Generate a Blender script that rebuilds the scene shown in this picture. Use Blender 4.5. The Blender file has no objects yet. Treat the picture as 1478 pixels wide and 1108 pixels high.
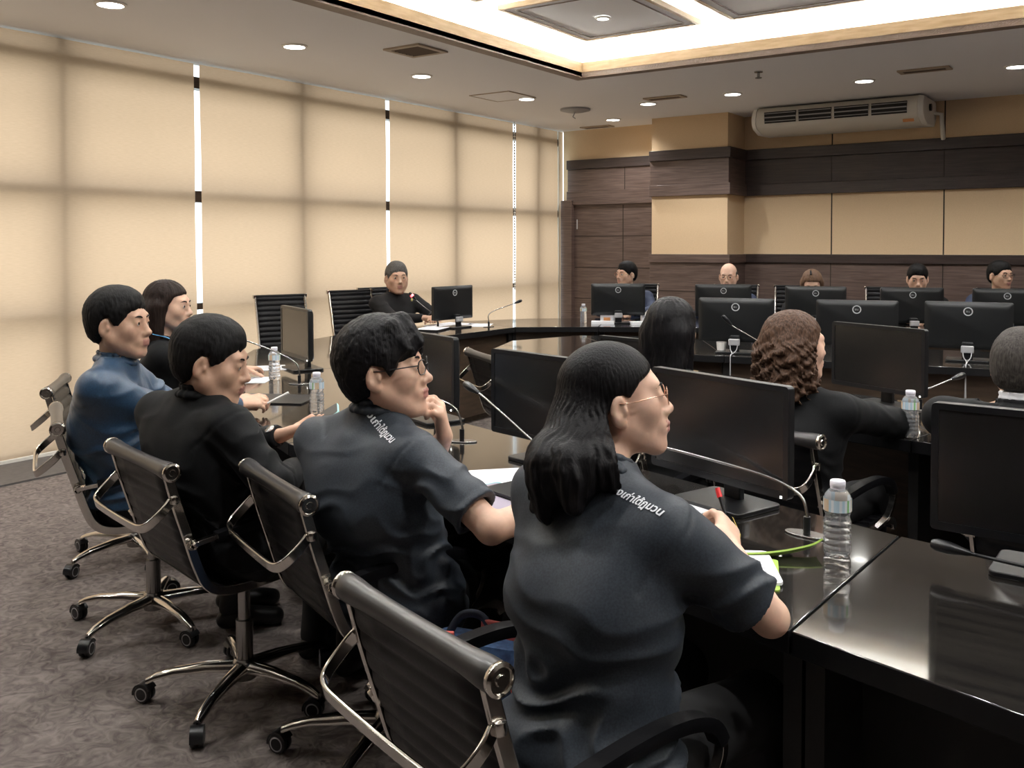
import bpy, bmesh, math, random
import numpy as np
from mathutils import Vector, Matrix
from mathutils.bvhtree import BVHTree
random.seed(7)
S = bpy.context.scene
COL = S.collection
PI = math.pi

# ---------------------------------------------------------------- camera
cam_d = bpy.data.cameras.new('camera')
cam = bpy.data.objects.new('camera', cam_d)
COL.objects.link(cam)
S.camera = cam
F_PX, CY, PITCH, ROLL, YAW, CAM_H = 1337.4, 396.66, .0330270, -.0022095, .6062238, 1.45
fw = Vector((-math.sin(YAW) * math.cos(PITCH), math.cos(YAW) * math.cos(PITCH), -math.sin(PITCH)))
rt0 = Vector((math.cos(YAW), math.sin(YAW), 0))
up0 = rt0.cross(fw)
rt = rt0 * math.cos(ROLL) + up0 * math.sin(ROLL)
up = up0 * math.cos(ROLL) - rt0 * math.sin(ROLL)
M = Matrix(((rt.x, up.x, -fw.x, 0), (rt.y, up.y, -fw.y, 0), (rt.z, up.z, -fw.z, CAM_H), (0, 0, 0, 1)))
cam.matrix_world = M
cam_d.sensor_fit = 'HORIZONTAL'
cam_d.sensor_width = 36.0
cam_d.lens = F_PX / 1478 * 36.0
cam_d.shift_y = -(554 - CY) / 1478
cam_d.clip_start = .05

# ---------------------------------------------------------------- view, sky
S.view_settings.view_transform = 'Standard'
S.view_settings.look = 'None'
S.view_settings.gamma = 1
S.view_settings.use_curve_mapping = False
S.view_settings.exposure = 0.88

W = bpy.data.worlds.new('sky')
S.world = W
W.use_nodes = True
wn = W.node_tree.nodes
wl = W.node_tree.links
wn.clear()
wo = wn.new('ShaderNodeOutputWorld')
wb = wn.new('ShaderNodeBackground')
wtc = wn.new('ShaderNodeTexCoord')
wsx = wn.new('ShaderNodeSeparateXYZ')
wr = wn.new('ShaderNodeValToRGB')
wr.color_ramp.elements[0].position = .42
wr.color_ramp.elements[0].color = (.70, .72, .70, 1)
wr.color_ramp.elements[1].position = .56
wr.color_ramp.elements[1].color = (.92, .98, 1.05, 1)
wmr = wn.new('ShaderNodeMapRange')
wmr.inputs['From Min'].default_value = -1
wl.new(wtc.outputs['Generated'], wsx.inputs[0])
wl.new(wsx.outputs['Z'], wmr.inputs['Value'])
wl.new(wmr.outputs[0], wr.inputs[0])
wl.new(wr.outputs[0], wb.inputs['Color'])
wb.inputs['Strength'].default_value = 1.75
wl.new(wb.outputs[0], wo.inputs[0])

# ---------------------------------------------------------------- materials
def mat(name, col, rough=.5, metal=0., spec=.5, **kw):
    m = bpy.data.materials.new(name)
    m.use_nodes = True
    b = m.node_tree.nodes['Principled BSDF']
    b.inputs['Base Color'].default_value = (*col, 1)
    b.inputs['Roughness'].default_value = rough
    b.inputs['Metallic'].default_value = metal
    b.inputs['Specular IOR Level'].default_value = spec
    for k, v in kw.items():
        b.inputs[k.replace('_', ' ')].default_value = v
    return m

def tex(m, scale=(1, 1, 1), nscale=5., detail=4., c0=None, c1=None, lo=.35, hi=.65, bump=0., dist=.01, distort=0., rough=None, kind='noise'):
    """procedural noise driving colour, bump and roughness (object space)"""
    nt = m.node_tree
    n, l = nt.nodes, nt.links
    b = n['Principled BSDF']
    tc = n.new('ShaderNodeTexCoord')
    mp = n.new('ShaderNodeMapping')
    mp.inputs['Scale'].default_value = scale
    l.new(tc.outputs['Object'], mp.inputs[0])
    if kind == 'noise':
        t = n.new('ShaderNodeTexNoise')
        t.inputs['Scale'].default_value = nscale
        t.inputs['Detail'].default_value = detail
        t.inputs['Distortion'].default_value = distort
        out = t.outputs[0]
    else:
        t = n.new('ShaderNodeTexWave')
        t.inputs['Scale'].default_value = nscale
        t.inputs['Distortion'].default_value = distort
        t.inputs['Detail'].default_value = detail
        out = t.outputs[1]
    l.new(mp.outputs[0], t.inputs[0])
    if c0:
        r = n.new('ShaderNodeValToRGB')
        r.color_ramp.elements[0].position = lo
        r.color_ramp.elements[1].position = hi
        r.color_ramp.elements[0].color = (*c0, 1)
        r.color_ramp.elements[1].color = (*c1, 1)
        l.new(out, r.inputs[0])
        l.new(r.outputs[0], b.inputs['Base Color'])
    if bump:
        bp = n.new('ShaderNodeBump')
        bp.inputs['Strength'].default_value = bump
        bp.inputs['Distance'].default_value = dist
        l.new(out, bp.inputs['Height'])
        l.new(bp.outputs[0], b.inputs['Normal'])
    if rough:
        mr = n.new('ShaderNodeMapRange')
        mr.inputs['To Min'].default_value = rough[0]
        mr.inputs['To Max'].default_value = rough[1]
        l.new(out, mr.inputs['Value'])
        l.new(mr.outputs[0], b.inputs['Roughness'])
    return m

def emit(name, col, strength):
    m = mat(name, (.8, .8, .8))
    b = m.node_tree.nodes['Principled BSDF']
    b.inputs['Emission Color'].default_value = (*col, 1)
    b.inputs['Emission Strength'].default_value = strength
    return m

MT = {}
MT['carpet'] = tex(mat('carpet', (.12, .1, .09), .95, spec=.1), (1, 1, 1), 16, 5, (.103, .086, .080), (.236, .203, .186), .3, .7, .6, .012, 2.2)
MT['stone'] = tex(mat('stone', (.15, .14, .13), .6), (1, 1, 1), 30, 3, (.080, .075, .073), (.105, .098, .095))
MT['ceiling'] = tex(mat('ceiling', (.88, .88, .89), .9, spec=.2), (1, 1, 1), 60, 2, bump=.05, dist=.002)
MT['upper'] = mat('upper_ceiling', (.8, .8, .78), .9, spec=.2)
MT['paint'] = mat('paint', (.6, .54, .45), .9)
MT['cream'] = tex(mat('cream', (.58, .42, .25), .85, spec=.2), (1, 1, 1), 180, 2, (.66, .49, .31), (.72, .54, .345), bump=.15, dist=.001)
MT['wood'] = tex(mat('wood', (.1, .07, .05), .42), (1.2, 1.2, 22), 3, 5, (.075, .048, .040), (.155, .108, .092), .3, .7, .05, .001, .6)
MT['wood_dark'] = tex(mat('wood_dark', (.05, .03, .03), .38), (1.2, 1.2, 22), 3, 5, (.028, .019, .017), (.058, .040, .036), .3, .7, .05, .001, .6)
MT['wood_light'] = tex(mat('wood_light', (.5, .36, .22), .5), (2, 2, 14), 3, 4, (.46, .32, .18), (.58, .42, .26))
MT['groove'] = mat('groove', (.03, .02, .015), .8)
MT['table'] = tex(mat('table', (.012, .011, .010), .10, spec=.65, Coat_Weight=.35, Coat_Roughness=.04), (1, 9, 1), 4, 4, (.009, .008, .0075), (.017, .015, .013), bump=.0)
MT['table_edge'] = mat('table_edge', (.006, .006, .007), .5, spec=.25)
MT['trim_brown'] = tex(mat('trim_brown', (.2, .15, .12), .5), (2, 2, 14), 3, 4, (.19, .14, .115), (.25, .19, .155))
MT['panel_brown'] = tex(mat('panel_brown', (.05, .033, .02), .45), (2, 2, 14), 3, 4, (.040, .025, .015), (.065, .042, .026))
MT['panel_black'] = mat('panel_black', (.005, .0045, .0045), .6)
MT['chrome'] = mat('chrome', (.62, .59, .55), .14, 1.)
MT['chrome_dim'] = mat('chrome_dim', (.35, .34, .33), .25, 1.)
MT['leather'] = tex(mat('leather', (.005, .005, .006), .36, spec=.2), (1, 1, 1), 180, 3, bump=.12, dist=.001, rough=(.30, .46))
MT['leather_grey'] = mat('leather_grey', (.035, .033, .033), .30)
MT['plastic'] = mat('plastic', (.007, .0075, .009), .32)
MT['plastic_dull'] = mat('plastic_dull', (.007, .008, .009), .38)
MT['screen'] = mat('screen', (.006, .006, .0065), .26, spec=.9)
MT['silver'] = mat('silver', (.62, .63, .65), .4, .2)
MT['grey_plastic'] = mat('grey_plastic', (.35, .35, .36), .45)
MT['white_plastic'] = mat('white_plastic', (.78, .76, .72), .45)
MT['white_metal'] = mat('white_metal', (.70, .67, .60), .5)
MT['dark_hole'] = mat('dark_hole', (.02, .019, .017), .8)
MT['vent_wood'] = mat('vent_wood', (.13, .09, .065), .6)
MT['vent_frame'] = mat('vent_frame', (.42, .34, .26), .6)
MT['paper'] = mat('paper', (.80, .81, .85), .8)
MT['ink'] = mat('ink', (.35, .36, .42), .8)
MT['teal'] = mat('teal', (.12, .36, .40), .5)
MT['lime'] = mat('lime', (.33, .50, .07), .55)
MT['red'] = mat('red', (.62, .03, .035), .4)
MT['red_band'] = mat('red_band', (.42, .04, .03), .6)
MT['coral'] = mat('coral', (.62, .12, .10), .6)
MT['bag_blue'] = tex(mat('bag_blue', (.03, .07, .17), .75), (1, 1, 1), 60, 2, (.022, .05, .13), (.045, .10, .22))
MT['bag_navy'] = mat('bag_navy', (.01, .015, .03), .8)
MT['yellow'] = mat('yellow', (.6, .45, .1), .4)
MT['orange'] = mat('orange', (.65, .28, .10), .6)
MT['led_white'] = emit('led_white', (1, .97, .85), 6)
MT['led_red'] = emit('led_red', (1, .03, .05), 3.0)
MT['cap_white'] = mat('cap_white', (.82, .80, .88), .4)
MT['lens'] = mat('lens', (.9, .9, .92), .02, Transmission_Weight=1., IOR=1.05)

def glassy(name, col, ior, tr=.0):
    m = mat(name, col, .03)
    b = m.node_tree.nodes['Principled BSDF']
    b.inputs['Transmission Weight'].default_value = .86
    b.inputs['IOR'].default_value = ior
    return m
MT['pet'] = tex(glassy('pet', (.95, .97, 1.0), 1.18), (1, 1, 1), 38, 2, bump=.5, dist=.004)

def pane_mat():
    m = bpy.data.materials.new('pane')
    m.use_nodes = True
    n, l = m.node_tree.nodes, m.node_tree.links
    n.clear()
    o = n.new('ShaderNodeOutputMaterial')
    t = n.new('ShaderNodeBsdfTransparent')
    t.inputs[0].default_value = (.93, .97, .97, 1)
    g = n.new('ShaderNodeBsdfGlossy')
    g.inputs['Roughness'].default_value = .02
    x = n.new('ShaderNodeMixShader')
    x.inputs[0].default_value = .05
    l.new(t.outputs[0], x.inputs[1]); l.new(g.outputs[0], x.inputs[2]); l.new(x.outputs[0], o.inputs[0])
    return m
MT['pane'] = pane_mat()

def blind_mat():
    m = bpy.data.materials.new('blind_fabric')
    m.use_nodes = True
    n, l = m.node_tree.nodes, m.node_tree.links
    n.clear()
    o = n.new('ShaderNodeOutputMaterial')
    tr = n.new('ShaderNodeBsdfTranslucent')
    df = n.new('ShaderNodeBsdfDiffuse')
    x = n.new('ShaderNodeMixShader')
    x.inputs[0].default_value = .32
    tc = n.new('ShaderNodeTexCoord')
    mp = n.new('ShaderNodeMapping')
    mp.inputs['Scale'].default_value = (1, 9, 90)
    nz = n.new('ShaderNodeTexNoise')
    nz.inputs['Scale'].default_value = 2.2
    nz.inputs['Detail'].default_value = 5
    rp = n.new('ShaderNodeValToRGB')
    rp.color_ramp.elements[0].position = .25
    rp.color_ramp.elements[1].position = .75
    rp.color_ramp.elements[0].color = (.525, .350, .228, 1)
    rp.color_ramp.elements[1].color = (.610, .420, .280, 1)
    l.new(tc.outputs['Object'], mp.inputs[0]); l.new(mp.outputs[0], nz.inputs[0]); l.new(nz.outputs[0], rp.inputs[0])
    l.new(rp.outputs[0], tr.inputs[0])
    df.inputs[0].default_value = (.70, .54, .38, 1)
    l.new(tr.outputs[0], x.inputs[1]); l.new(df.outputs[0], x.inputs[2]); l.new(x.outputs[0], o.inputs[0])
    return m
MT['blind'] = blind_mat()
MT['blind_diffuse'] = mat('blind_pelmet', (.72, .58, .41), .9)

# ---------------------------------------------------------------- mesh helpers
class MB:
    """collects faces and links them as ONE mesh object"""
    def __init__(s):
        s.v, s.f, s.mi = [], [], []
    def add(s, vs, fs, mi=0):
        o = len(s.v)
        s.v += [tuple(p) for p in vs]
        s.f += [tuple(i + o for i in f) for f in fs]
        s.mi += [mi] * len(fs)
        return s
    def box(s, c, d, rz=0, mi=0, mtx=None):
        x, y, z = d[0] / 2, d[1] / 2, d[2] / 2
        vs = [Vector((i * x, j * y, k * z)) for k in (-1, 1) for j in (-1, 1) for i in (-1, 1)]
        R = mtx if mtx is not None else Matrix.Rotation(rz, 3, 'Z')
        vs = [R @ q + Vector(c) for q in vs]
        return s.add(vs, [(0, 2, 3, 1), (4, 5, 7, 6), (0, 1, 5, 4), (2, 6, 7, 3), (0, 4, 6, 2), (1, 3, 7, 5)], mi)
    def prism(s, poly, z0, z1, mi=0, side=None):
        n = len(poly)
        vs = [(p[0], p[1], z0) for p in poly] + [(p[0], p[1], z1) for p in poly]
        s.add(vs, [tuple(range(n - 1, -1, -1)), tuple(range(n, 2 * n))], mi)
        o = len(s.v) - 2 * n
        s.f += [(o + i, o + (i + 1) % n, o + n + (i + 1) % n, o + n + i) for i in range(n)]
        s.mi += [mi if side is None else side] * n
        return s
    def tube(s, pts, r, n=10, mi=0, cap=True):
        pts = [Vector(p) for p in pts]
        m = len(pts)
        rr = r if isinstance(r, (list, tuple)) else [r] * m
        vs = []
        pu = None
        for i, p in enumerate(pts):
            t = (pts[min(i + 1, m - 1)] - pts[max(i - 1, 0)]).normalized()
            u = t.orthogonal().normalized() if pu is None else (pu - t * pu.dot(t)).normalized()
            pu = u
            w = t.cross(u)
            for k in range(n):
                a = 2 * PI * k / n
                vs.append(p + (u * math.cos(a) + w * math.sin(a)) * rr[i])
        fs = [(i * n + k, i * n + (k + 1) % n, (i + 1) * n + (k + 1) % n, (i + 1) * n + k) for i in range(m - 1) for k in range(n)]
        if cap:
            fs += [tuple(range(n - 1, -1, -1)), tuple((m - 1) * n + k for k in range(n))]
        return s.add(vs, fs, mi)
    def lathe(s, prof, n=24, c=(0, 0, 0), mi=0, R=None, cap=True):
        vs = []
        for r, z in prof:
            for k in range(n):
                a = 2 * PI * k / n
                q = Vector((r * math.cos(a), r * math.sin(a), z))
                if R is not None:
                    q = R @ q
                vs.append(q + Vector(c))
        m = len(prof)
        fs = [(i * n + k, i * n + (k + 1) % n, (i + 1) * n + (k + 1) % n, (i + 1) * n + k) for i in range(m - 1) for k in range(n)]
        if cap and prof[0][0] > 1e-6:
            fs.append(tuple(range(n - 1, -1, -1)))
        if cap and prof[-1][0] > 1e-6:
            fs.append(tuple((m - 1) * n + k for k in range(n)))
        return s.add(vs, fs, mi)
    def sweep(s, pts, sec, side, mi=0):
        """flat section 'sec' (list of (a,b)) swept along pts lying in a plane whose normal is 'side'"""
        pts = [Vector(p) for p in pts]
        m, n = len(pts), len(sec)
        vs = []
        for i, p in enumerate(pts):
            t = (pts[min(i + 1, m - 1)] - pts[max(i - 1, 0)]).normalized()
            sd = Vector(side)
            sd = (sd - t * sd.dot(t)).normalized()
            w = t.cross(sd)
            for a, b in sec:
                vs.append(p + sd * a + w * b)
        fs = [(i * n + k, i * n + (k + 1) % n, (i + 1) * n + (k + 1) % n, (i + 1) * n + k) for i in range(m - 1) for k in range(n)]
        fs += [tuple(range(n - 1, -1, -1)), tuple((m - 1) * n + k for k in range(n))]
        return s.add(vs, fs, mi)
    def build(s, name, m, parent=None, smooth=0, bevel=0, loc=None, rz=0):
        me = bpy.data.meshes.new(name)
        me.from_pydata(s.v, [], s.f)
        ms = m if isinstance(m, (list, tuple)) else [m]
        for q in ms:
            me.materials.append(MT[q] if isinstance(q, str) else q)
        if len(ms) > 1:
            me.polygons.foreach_set('material_index', s.mi)
        bm = bmesh.new(); bm.from_mesh(me)
        bmesh.ops.recalc_face_normals(bm, faces=bm.faces)
        bm.to_mesh(me); bm.free()
        if smooth:
            me.polygons.foreach_set('use_smooth', [True] * len(me.polygons))
            try:
                me.set_sharp_from_angle(angle=math.radians(smooth))
            except Exception:
                pass
        o = bpy.data.objects.new(name, me)
        COL.objects.link(o)
        if parent:
            o.parent = parent
        if loc is not None:
            o.location = loc
        o.rotation_euler.z = rz
        if bevel:
            b = o.modifiers.new('bevel', 'BEVEL')
            b.width = bevel; b.segments = 3; b.limit_method = 'ANGLE'; b.angle_limit = math.radians(40)
            if not smooth:
                me.polygons.foreach_set('use_smooth', [True] * len(me.polygons))
                try:
                    me.set_sharp_from_angle(angle=math.radians(50))
                except Exception:
                    pass
        return o

def tag(o, label=None, cat=None, group=None, kind=None):
    if label: o['label'] = label
    if cat: o['category'] = cat
    if group: o['group'] = group
    if kind: o['kind'] = kind
    return o

def thing(name, label, cat, loc=(0, 0, 0), rz=0, group=None):
    o = bpy.data.objects.new(name, None)
    COL.objects.link(o)
    o.empty_display_size = .1
    o.location = loc
    o.rotation_euler = (0, 0, rz)
    return tag(o, label, cat, group)

def kids(o):
    return [c for c in bpy.data.objects if c.parent == o]

def dup(o, label, loc=None, rz=None, group=None):
    def cp(q, parent):
        c = q.copy()
        COL.objects.link(c)
        c.parent = parent
        for ch in kids(q):
            cp(ch, c)
        return c
    r = cp(o, None)
    if loc is not None: r.location = loc
    if rz is not None: r.rotation_euler = (0, 0, rz)
    r['label'] = label
    if group: r['group'] = group
    return r

def smooth_path(P, n=6):
    P = [Vector(p) for p in P]
    out = []
    for i in range(len(P) - 1):
        p0, p1, p2, p3 = P[max(i - 1, 0)], P[i], P[i + 1], P[min(i + 2, len(P) - 1)]
        for k in range(n):
            t = k / n
            out.append(.5 * ((2 * p1) + (p2 - p0) * t + (2 * p0 - 5 * p1 + 4 * p2 - p3) * t * t + (3 * p1 - p0 - 3 * p2 + p3) * t ** 3))
    out.append(P[-1])
    return out

def rrect(w, d, r, n=5, c=(0, 0)):
    out = []
    for sx, sy, a0 in ((1, 1, 0), (-1, 1, PI / 2), (-1, -1, PI), (1, -1, 1.5 * PI)):
        for k in range(n + 1):
            a = a0 + PI / 2 * k / n
            out.append((c[0] + sx * (w / 2 - r) + r * math.cos(a), c[1] + sy * (d / 2 - r) + r * math.sin(a)))
    return out

# ================================================================ the room
XL, YB, YP, YR, ZC = -6.205, 10.11, 9.66, 10.16, 2.88      # blinds line, wall by the door, pillar face, panelled wall, ceiling
XR, YN = 3.2, -2.2
def struct(name, mb, m, **k):
    return tag(mb.build(name, m, **k), kind='structure')

struct('floor', MB().box(((XL + XR) / 2 - .2, (YN + YR) / 2, -.05), (XR - XL + .8, YR - YN + .6, .1)), 'carpet')
struct('trim_1', MB().box((XL + .27, (YN + YB) / 2, .006), (.54, YB - YN, .012)), 'stone')          # stone strip along the windows

# lower ceiling ring round the cove
HX0, HX1, HY0, HY1 = -4.04, 2.2, -.6, 6.88
cb = MB()
zt = ZC + .03
cb.box(((XL - .1 + HX0) / 2, (YN + YR) / 2, zt), (HX0 - XL + .1, YR - YN + .4, .06))
cb.box(((HX1 + XR) / 2, (YN + YR) / 2, zt), (XR - HX1 + .1, YR - YN + .4, .06))
cb.box(((HX0 + HX1) / 2, (YN + HY0) / 2, zt), (HX1 - HX0, HY0 - YN + .2, .06))
cb.box(((HX0 + HX1) / 2, (HY1 + YR) / 2 + .1, zt), (HX1 - HX0, YR - HY1 + .2, .06))
struct('ceiling', cb, 'ceiling')
# cove: fascia lip, riser and raised ceiling
def frame(mb, x0, x1, y0, y1, t, z0, z1):
    mb.box(((x0 + x1) / 2, y1 + t / 2, (z0 + z1) / 2), (x1 - x0 + 2 * t, t, z1 - z0))
    mb.box(((x0 + x1) / 2, y0 - t / 2, (z0 + z1) / 2), (x1 - x0 + 2 * t, t, z1 - z0))
    mb.box((x0 - t / 2, (y0 + y1) / 2, (z0 + z1) / 2), (t, y1 - y0, z1 - z0))
    mb.box((x1 + t / 2, (y0 + y1) / 2, (z0 + z1) / 2), (t, y1 - y0, z1 - z0))
    return mb
struct('trim_2', frame(MB(), HX0, HX1, HY0, HY1, .10, ZC - .012, ZC + .032), 'trim_brown')
struct('trim_3', frame(MB(), HX0 + .004, HX1 - .004, HY0 + .004, HY1 - .004, .035, ZC + .032, ZC + .115), 'wood_light')
cu = MB()
frame(cu, HX0 - .3, HX1 + .3, HY0 - .3, HY1 + .3, .05, ZC + .06, ZC + .46)
cu.box(((HX0 + HX1) / 2, (HY0 + HY1) / 2, ZC + .47), (HX1 - HX0 + .7, HY1 - HY0 + .7, .06))
struct('trim_4', cu, 'upper')
# light tubes in the cove
tb = []
for (a, b) in (((HX0 - .17, HY0), (HX0 - .17, HY1)), ((HX0, HY1 + .17), (HX1, HY1 + .17)), ((HX1 + .17, HY0), (HX1 + .17, HY1)), ((HX0, HY0 - .17), (HX1, HY0 - .17))):
    if a[1] > HY0 - .1: tb.append((a, b))
MT['tube'] = emit('cove_tube', (1, .97, .90), 42)
for i, (a, b) in enumerate(tb):
    o = MB().tube([(a[0], a[1], ZC + .12), (b[0], b[1], ZC + .12)], .018, 8).build('light_tube', 'tube', smooth=40)
    tag(o, ('long light tube hidden behind the cove lip along the window side', 'long light tube hidden behind the cove lip along the panelled wall',
            'long light tube hidden in the cove away from the windows', 'long light tube hidden in the cove nearest the camera')[i], 'light', 'cove light tubes')
# dropped square panels with wood edging
PX, PY, PW, PD = -3.72, 6.40, .97, 1.20
for i in range(5):
    for j in range(4):
        x0 = PX + i * 1.2; y1 = PY - j * 1.45
        if x0 + PW > HX1 - .1 or y1 - PD < HY0: continue
        t = thing('ceiling_panel', None, 'ceiling panel', (x0 + PW / 2, y1 - PD / 2, ZC + .17), 0, 'raised ceiling panels')
        t['label'] = ('square wood-edged ceiling panel, %s from the windows, %s from the panelled wall' %
                      (('first', 'second', 'third', 'fourth', 'fifth')[i], ('first', 'second', 'third', 'fourth')[j]))
        MB().box((0, 0, .02), (PW - .06, PD - .06, .03)).build('panel_board', 'ceiling', t)
        e = MB(); frame(e, -PW / 2 + .03, PW / 2 - .03, -PD / 2 + .03, PD / 2 - .03, .03, 0, .035)
        e.build('panel_edge', 'wood_light', t)
        e = MB(); frame(e, -PW / 2 + .10, PW / 2 - .10, -PD / 2 + .10, PD / 2 - .10, .010, .0, .008)
        e.build('panel_bead', 'vent_wood', t)
        MB().box((0, 0, .16), (.5, .6, .25)).build('panel_hanger', 'upper', t)

# right and near walls (out of view, close the room)
struct('wall_right', MB().box((XR + .05, (YN + YR) / 2, 1.5), (.1, YR - YN + .6, 3.2)), 'wood')
struct('wall_near', MB().box(((XL + XR) / 2, YN - .05, 1.5), (XR - XL + .6, .1, 3.2)), 'wood_dark')

# ---- window wall on the left: frames, glass, gap posts
XG = XL - .105
def window(i, y0, y1):
    f = MB()
    ym = (y0 + y1) / 2
    for y in (ym,):
        f.box((XG, y, 1.52), (.10, .07, 3.1))
    for z, h in ((.03, .08), (.96, .05), (1.835, .09), (2.735, .09), (3.05, .06)):
        f.box((XG, ym, z), (.10, y1 - y0, h))
    w = f.build('window_%d' % i, 'wood_dark')
    tag(w, kind='structure')
    MB().box((XG - .03, ym, 1.52), (.008, y1 - y0, 3.06)).build('pane', 'pane', w)
    return w
BL = [(.02, 2.40), (2.44, 4.585), (4.635, 6.785), (6.835, 8.965), (9.03, 9.965)]
gaps = [0.0] + [(BL[i][1] + BL[i + 1][0]) / 2 for i in range(4)] + [10.06]
for i in range(5):
    window(i + 1, gaps[i], gaps[i + 1])
struct('wall_left', MB().box((XL - .3, (YN + YB) / 2, -.05), (.6, YB - YN + .6, .1)).box((XL - .30, YB + .01, 1.5), (.5, .10, 3.2)).box((XL - .05, YN / 2, 1.5), (.14, -YN + .04, 3.2)).box((XL - .3, (YN + YB) / 2, 3.12), (.6, YB - YN + .6, .06)), 'paint')

lab = ['beige roller blind just out of view at the near left', 'beige roller blind at the left edge, behind the person in blue',
       'beige roller blind behind the seated speaker and the empty chairs', 'beige roller blind right of the speaker, ahead of the last narrow one', 'narrow beige roller blind in the corner beside the door']
rnd = np.random.RandomState(3)
for i, (y0, y1) in enumerate(BL):
    t = thing('roller_blind', lab[i], 'blind', (XL, (y0 + y1) / 2, .03), 0, 'roller blinds on the window wall')
    n, mz = 26, 60
    hw = (y1 - y0) / 2
    vs, fs = [], []
    ph = rnd.rand(4) * 6
    for k in range(mz + 1):
        for j in range(n + 1):
            u = -hw + 2 * hw * j / n; z = 2.84 * k / mz
            x = .006 * math.sin(u * 4.1 + ph[0]) * (1 - k / mz) + .004 * math.sin(u * 9 + z * 1.3 + ph[1]) + .003 * math.sin(z * 5 + u * 2 + ph[2])
            vs.append((x, u, z))
    for k in range(mz):
        for j in range(n):
            a = k * (n + 1) + j
            fs.append((a, a + 1, a + n + 2, a + n + 1))
    MB().add(vs, fs).build('fabric', 'blind', t, smooth=60)
    MB().box((.004, 0, -.012), (.022, 2 * hw, .035)).build('bottom_bar', 'white_metal', t, bevel=.004)
    ch = MB()
    # bead chain beside the gap on the corner blinds
    if i == 3:
        for k in range(60):
            ch.lathe([(0, -.016), (.010, -.008), (.012, 0), (.010, .008), (0, .016)], 6, (.02, hw + .012, .9 + k * .033))
        ch.build('bead_chain', 'white_plastic', t, smooth=60)
        t['label'] = 'beige roller blind right of the speaker, with a white bead chain at its edge'

# ---- wall with the door (left part), pillar, panelled wall
def band(name, x0, x1, y, n):
    """cream and dark wood bands of one stretch of wall facing the room"""
    xm, w = (x0 + x1) / 2, x1 - x0
    struct(name, MB().box((xm, y + .06, 1.5), (w, .12, 3.1)), 'cream')
    return xm, w
PXL, PXR = -4.745, -3.836
band('wall_back', PXR - .02, XR, YR, 0)
band('wall_back_left', XL, PXL + .05, YB, 1)
struct('wall_pillar', MB().box(((PXL + PXR) / 2, (YP + YR + .1) / 2, 1.5), (PXR - PXL, YR - YP + .1, 3.1)), 'cream')
tr = [0]
def trims(x0, x1, y, side=0, low=True):
    """dark wood courses; boards joined per course; side = depth of the return on the right"""
    def course(z0, z1, t, m):
        mb = MB()
        mb.box(((x0 + x1) / 2 + (t / 2 if side else 0), y - t / 2, (z0 + z1) / 2), (x1 - x0 + (t if side else 0), t, z1 - z0))
        if side:
            mb.box((x1 + t / 2, y + side / 2, (z0 + z1) / 2), (t, side, z1 - z0))
        tr[0] += 1
        struct('trim_%d' % (9 + tr[0]), mb, m, bevel=.004)
    course(2.39, 2.505, .05, 'wood_dark')
    course(2.115, 2.39, .02, 'wood_dark' if not side and x0 > -4 else 'wood')
    course(1.99, 2.115, .045, 'wood_dark' if not side and x0 > -4 else 'wood')
    if low:
        course(1.24, 1.335, .045, 'wood_dark' if not side and x0 > -4 else 'wood')
        course(0.0, 1.24, .02, 'wood')
trims(XL + .07, PXL, YB, 0, False)
trims(PXL - .015, PXR, YP, YR - YP)
trims(PXR, XR, YR)
# panel joints on the long wall
for i, x in enumerate((-2.86, -1.75, -.64, .47, 1.58)):
    struct('trim_%d' % (40 + i), MB().box((x, YR - .001, 2.69), (.012, .006, .38)).box((x, YR - .001, 1.665), (.012, .006, .66)).box((x, YR - .021, 2.25), (.008, .006, .27)).box((x, YR - .021, .62), (.008, .006, 1.24)), 'groove')
for z in (.45, .82):
    struct('trim_%d' % (50 + int(z * 10)), MB().box(((PXR + XR) / 2, YR - .021, z), (XR - PXR, .006, .008)), 'groove')
struct('trim_60', MB().box(((PXL + PXR) / 2, YP - .021, .92), (PXR - PXL, .006, .008)).box(((PXL + PXR) / 2, YP - .021, .5), (PXR - PXL, .006, .008)), 'groove')
struct('trim_61', MB().box((-5.32, YB - .021, 2.25), (.008, .006, .27)), 'groove')
# door with frame
dr = MB()
dx0, dx1 = -6.03, PXL
dr.box(((dx0 + dx1) / 2, YB - .015, .97), (dx1 - dx0, .03, 1.94))
d = struct('door_1', dr, 'wood')
g = MB()
xm = (dx0 + dx1) / 2 + .05
for z in (.38, .77, 1.16, 1.55):
    g.box(((dx0 + dx1) / 2, YB - .031, z), (dx1 - dx0 - .02, .004, .009))
g.box((xm, YB - .031, .97), (.010, .004, 1.92))
g.build('panel_joint', 'groove', d)
MB().box((dx0 + .045, YB - .034, 1.70), (.012, .012, .12)).build('hinge', 'silver', d)
MB().tube([(xm + .05, YB - .03, .95), (xm + .05, YB - .075, .95), (xm + .05, YB - .075, 1.2), (xm + .05, YB - .03, 1.2)], .011, 8).build('door_handle', 'chrome', d, smooth=40)
struct('trim_62', MB().box((-6.11, YB - .05, 1.0), (.16, .10, 2.0)).box(((dx0 + dx1) / 2, YB - .035, 1.965), (dx1 - dx0, .07, .05)), 'wood', bevel=.006)

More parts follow.
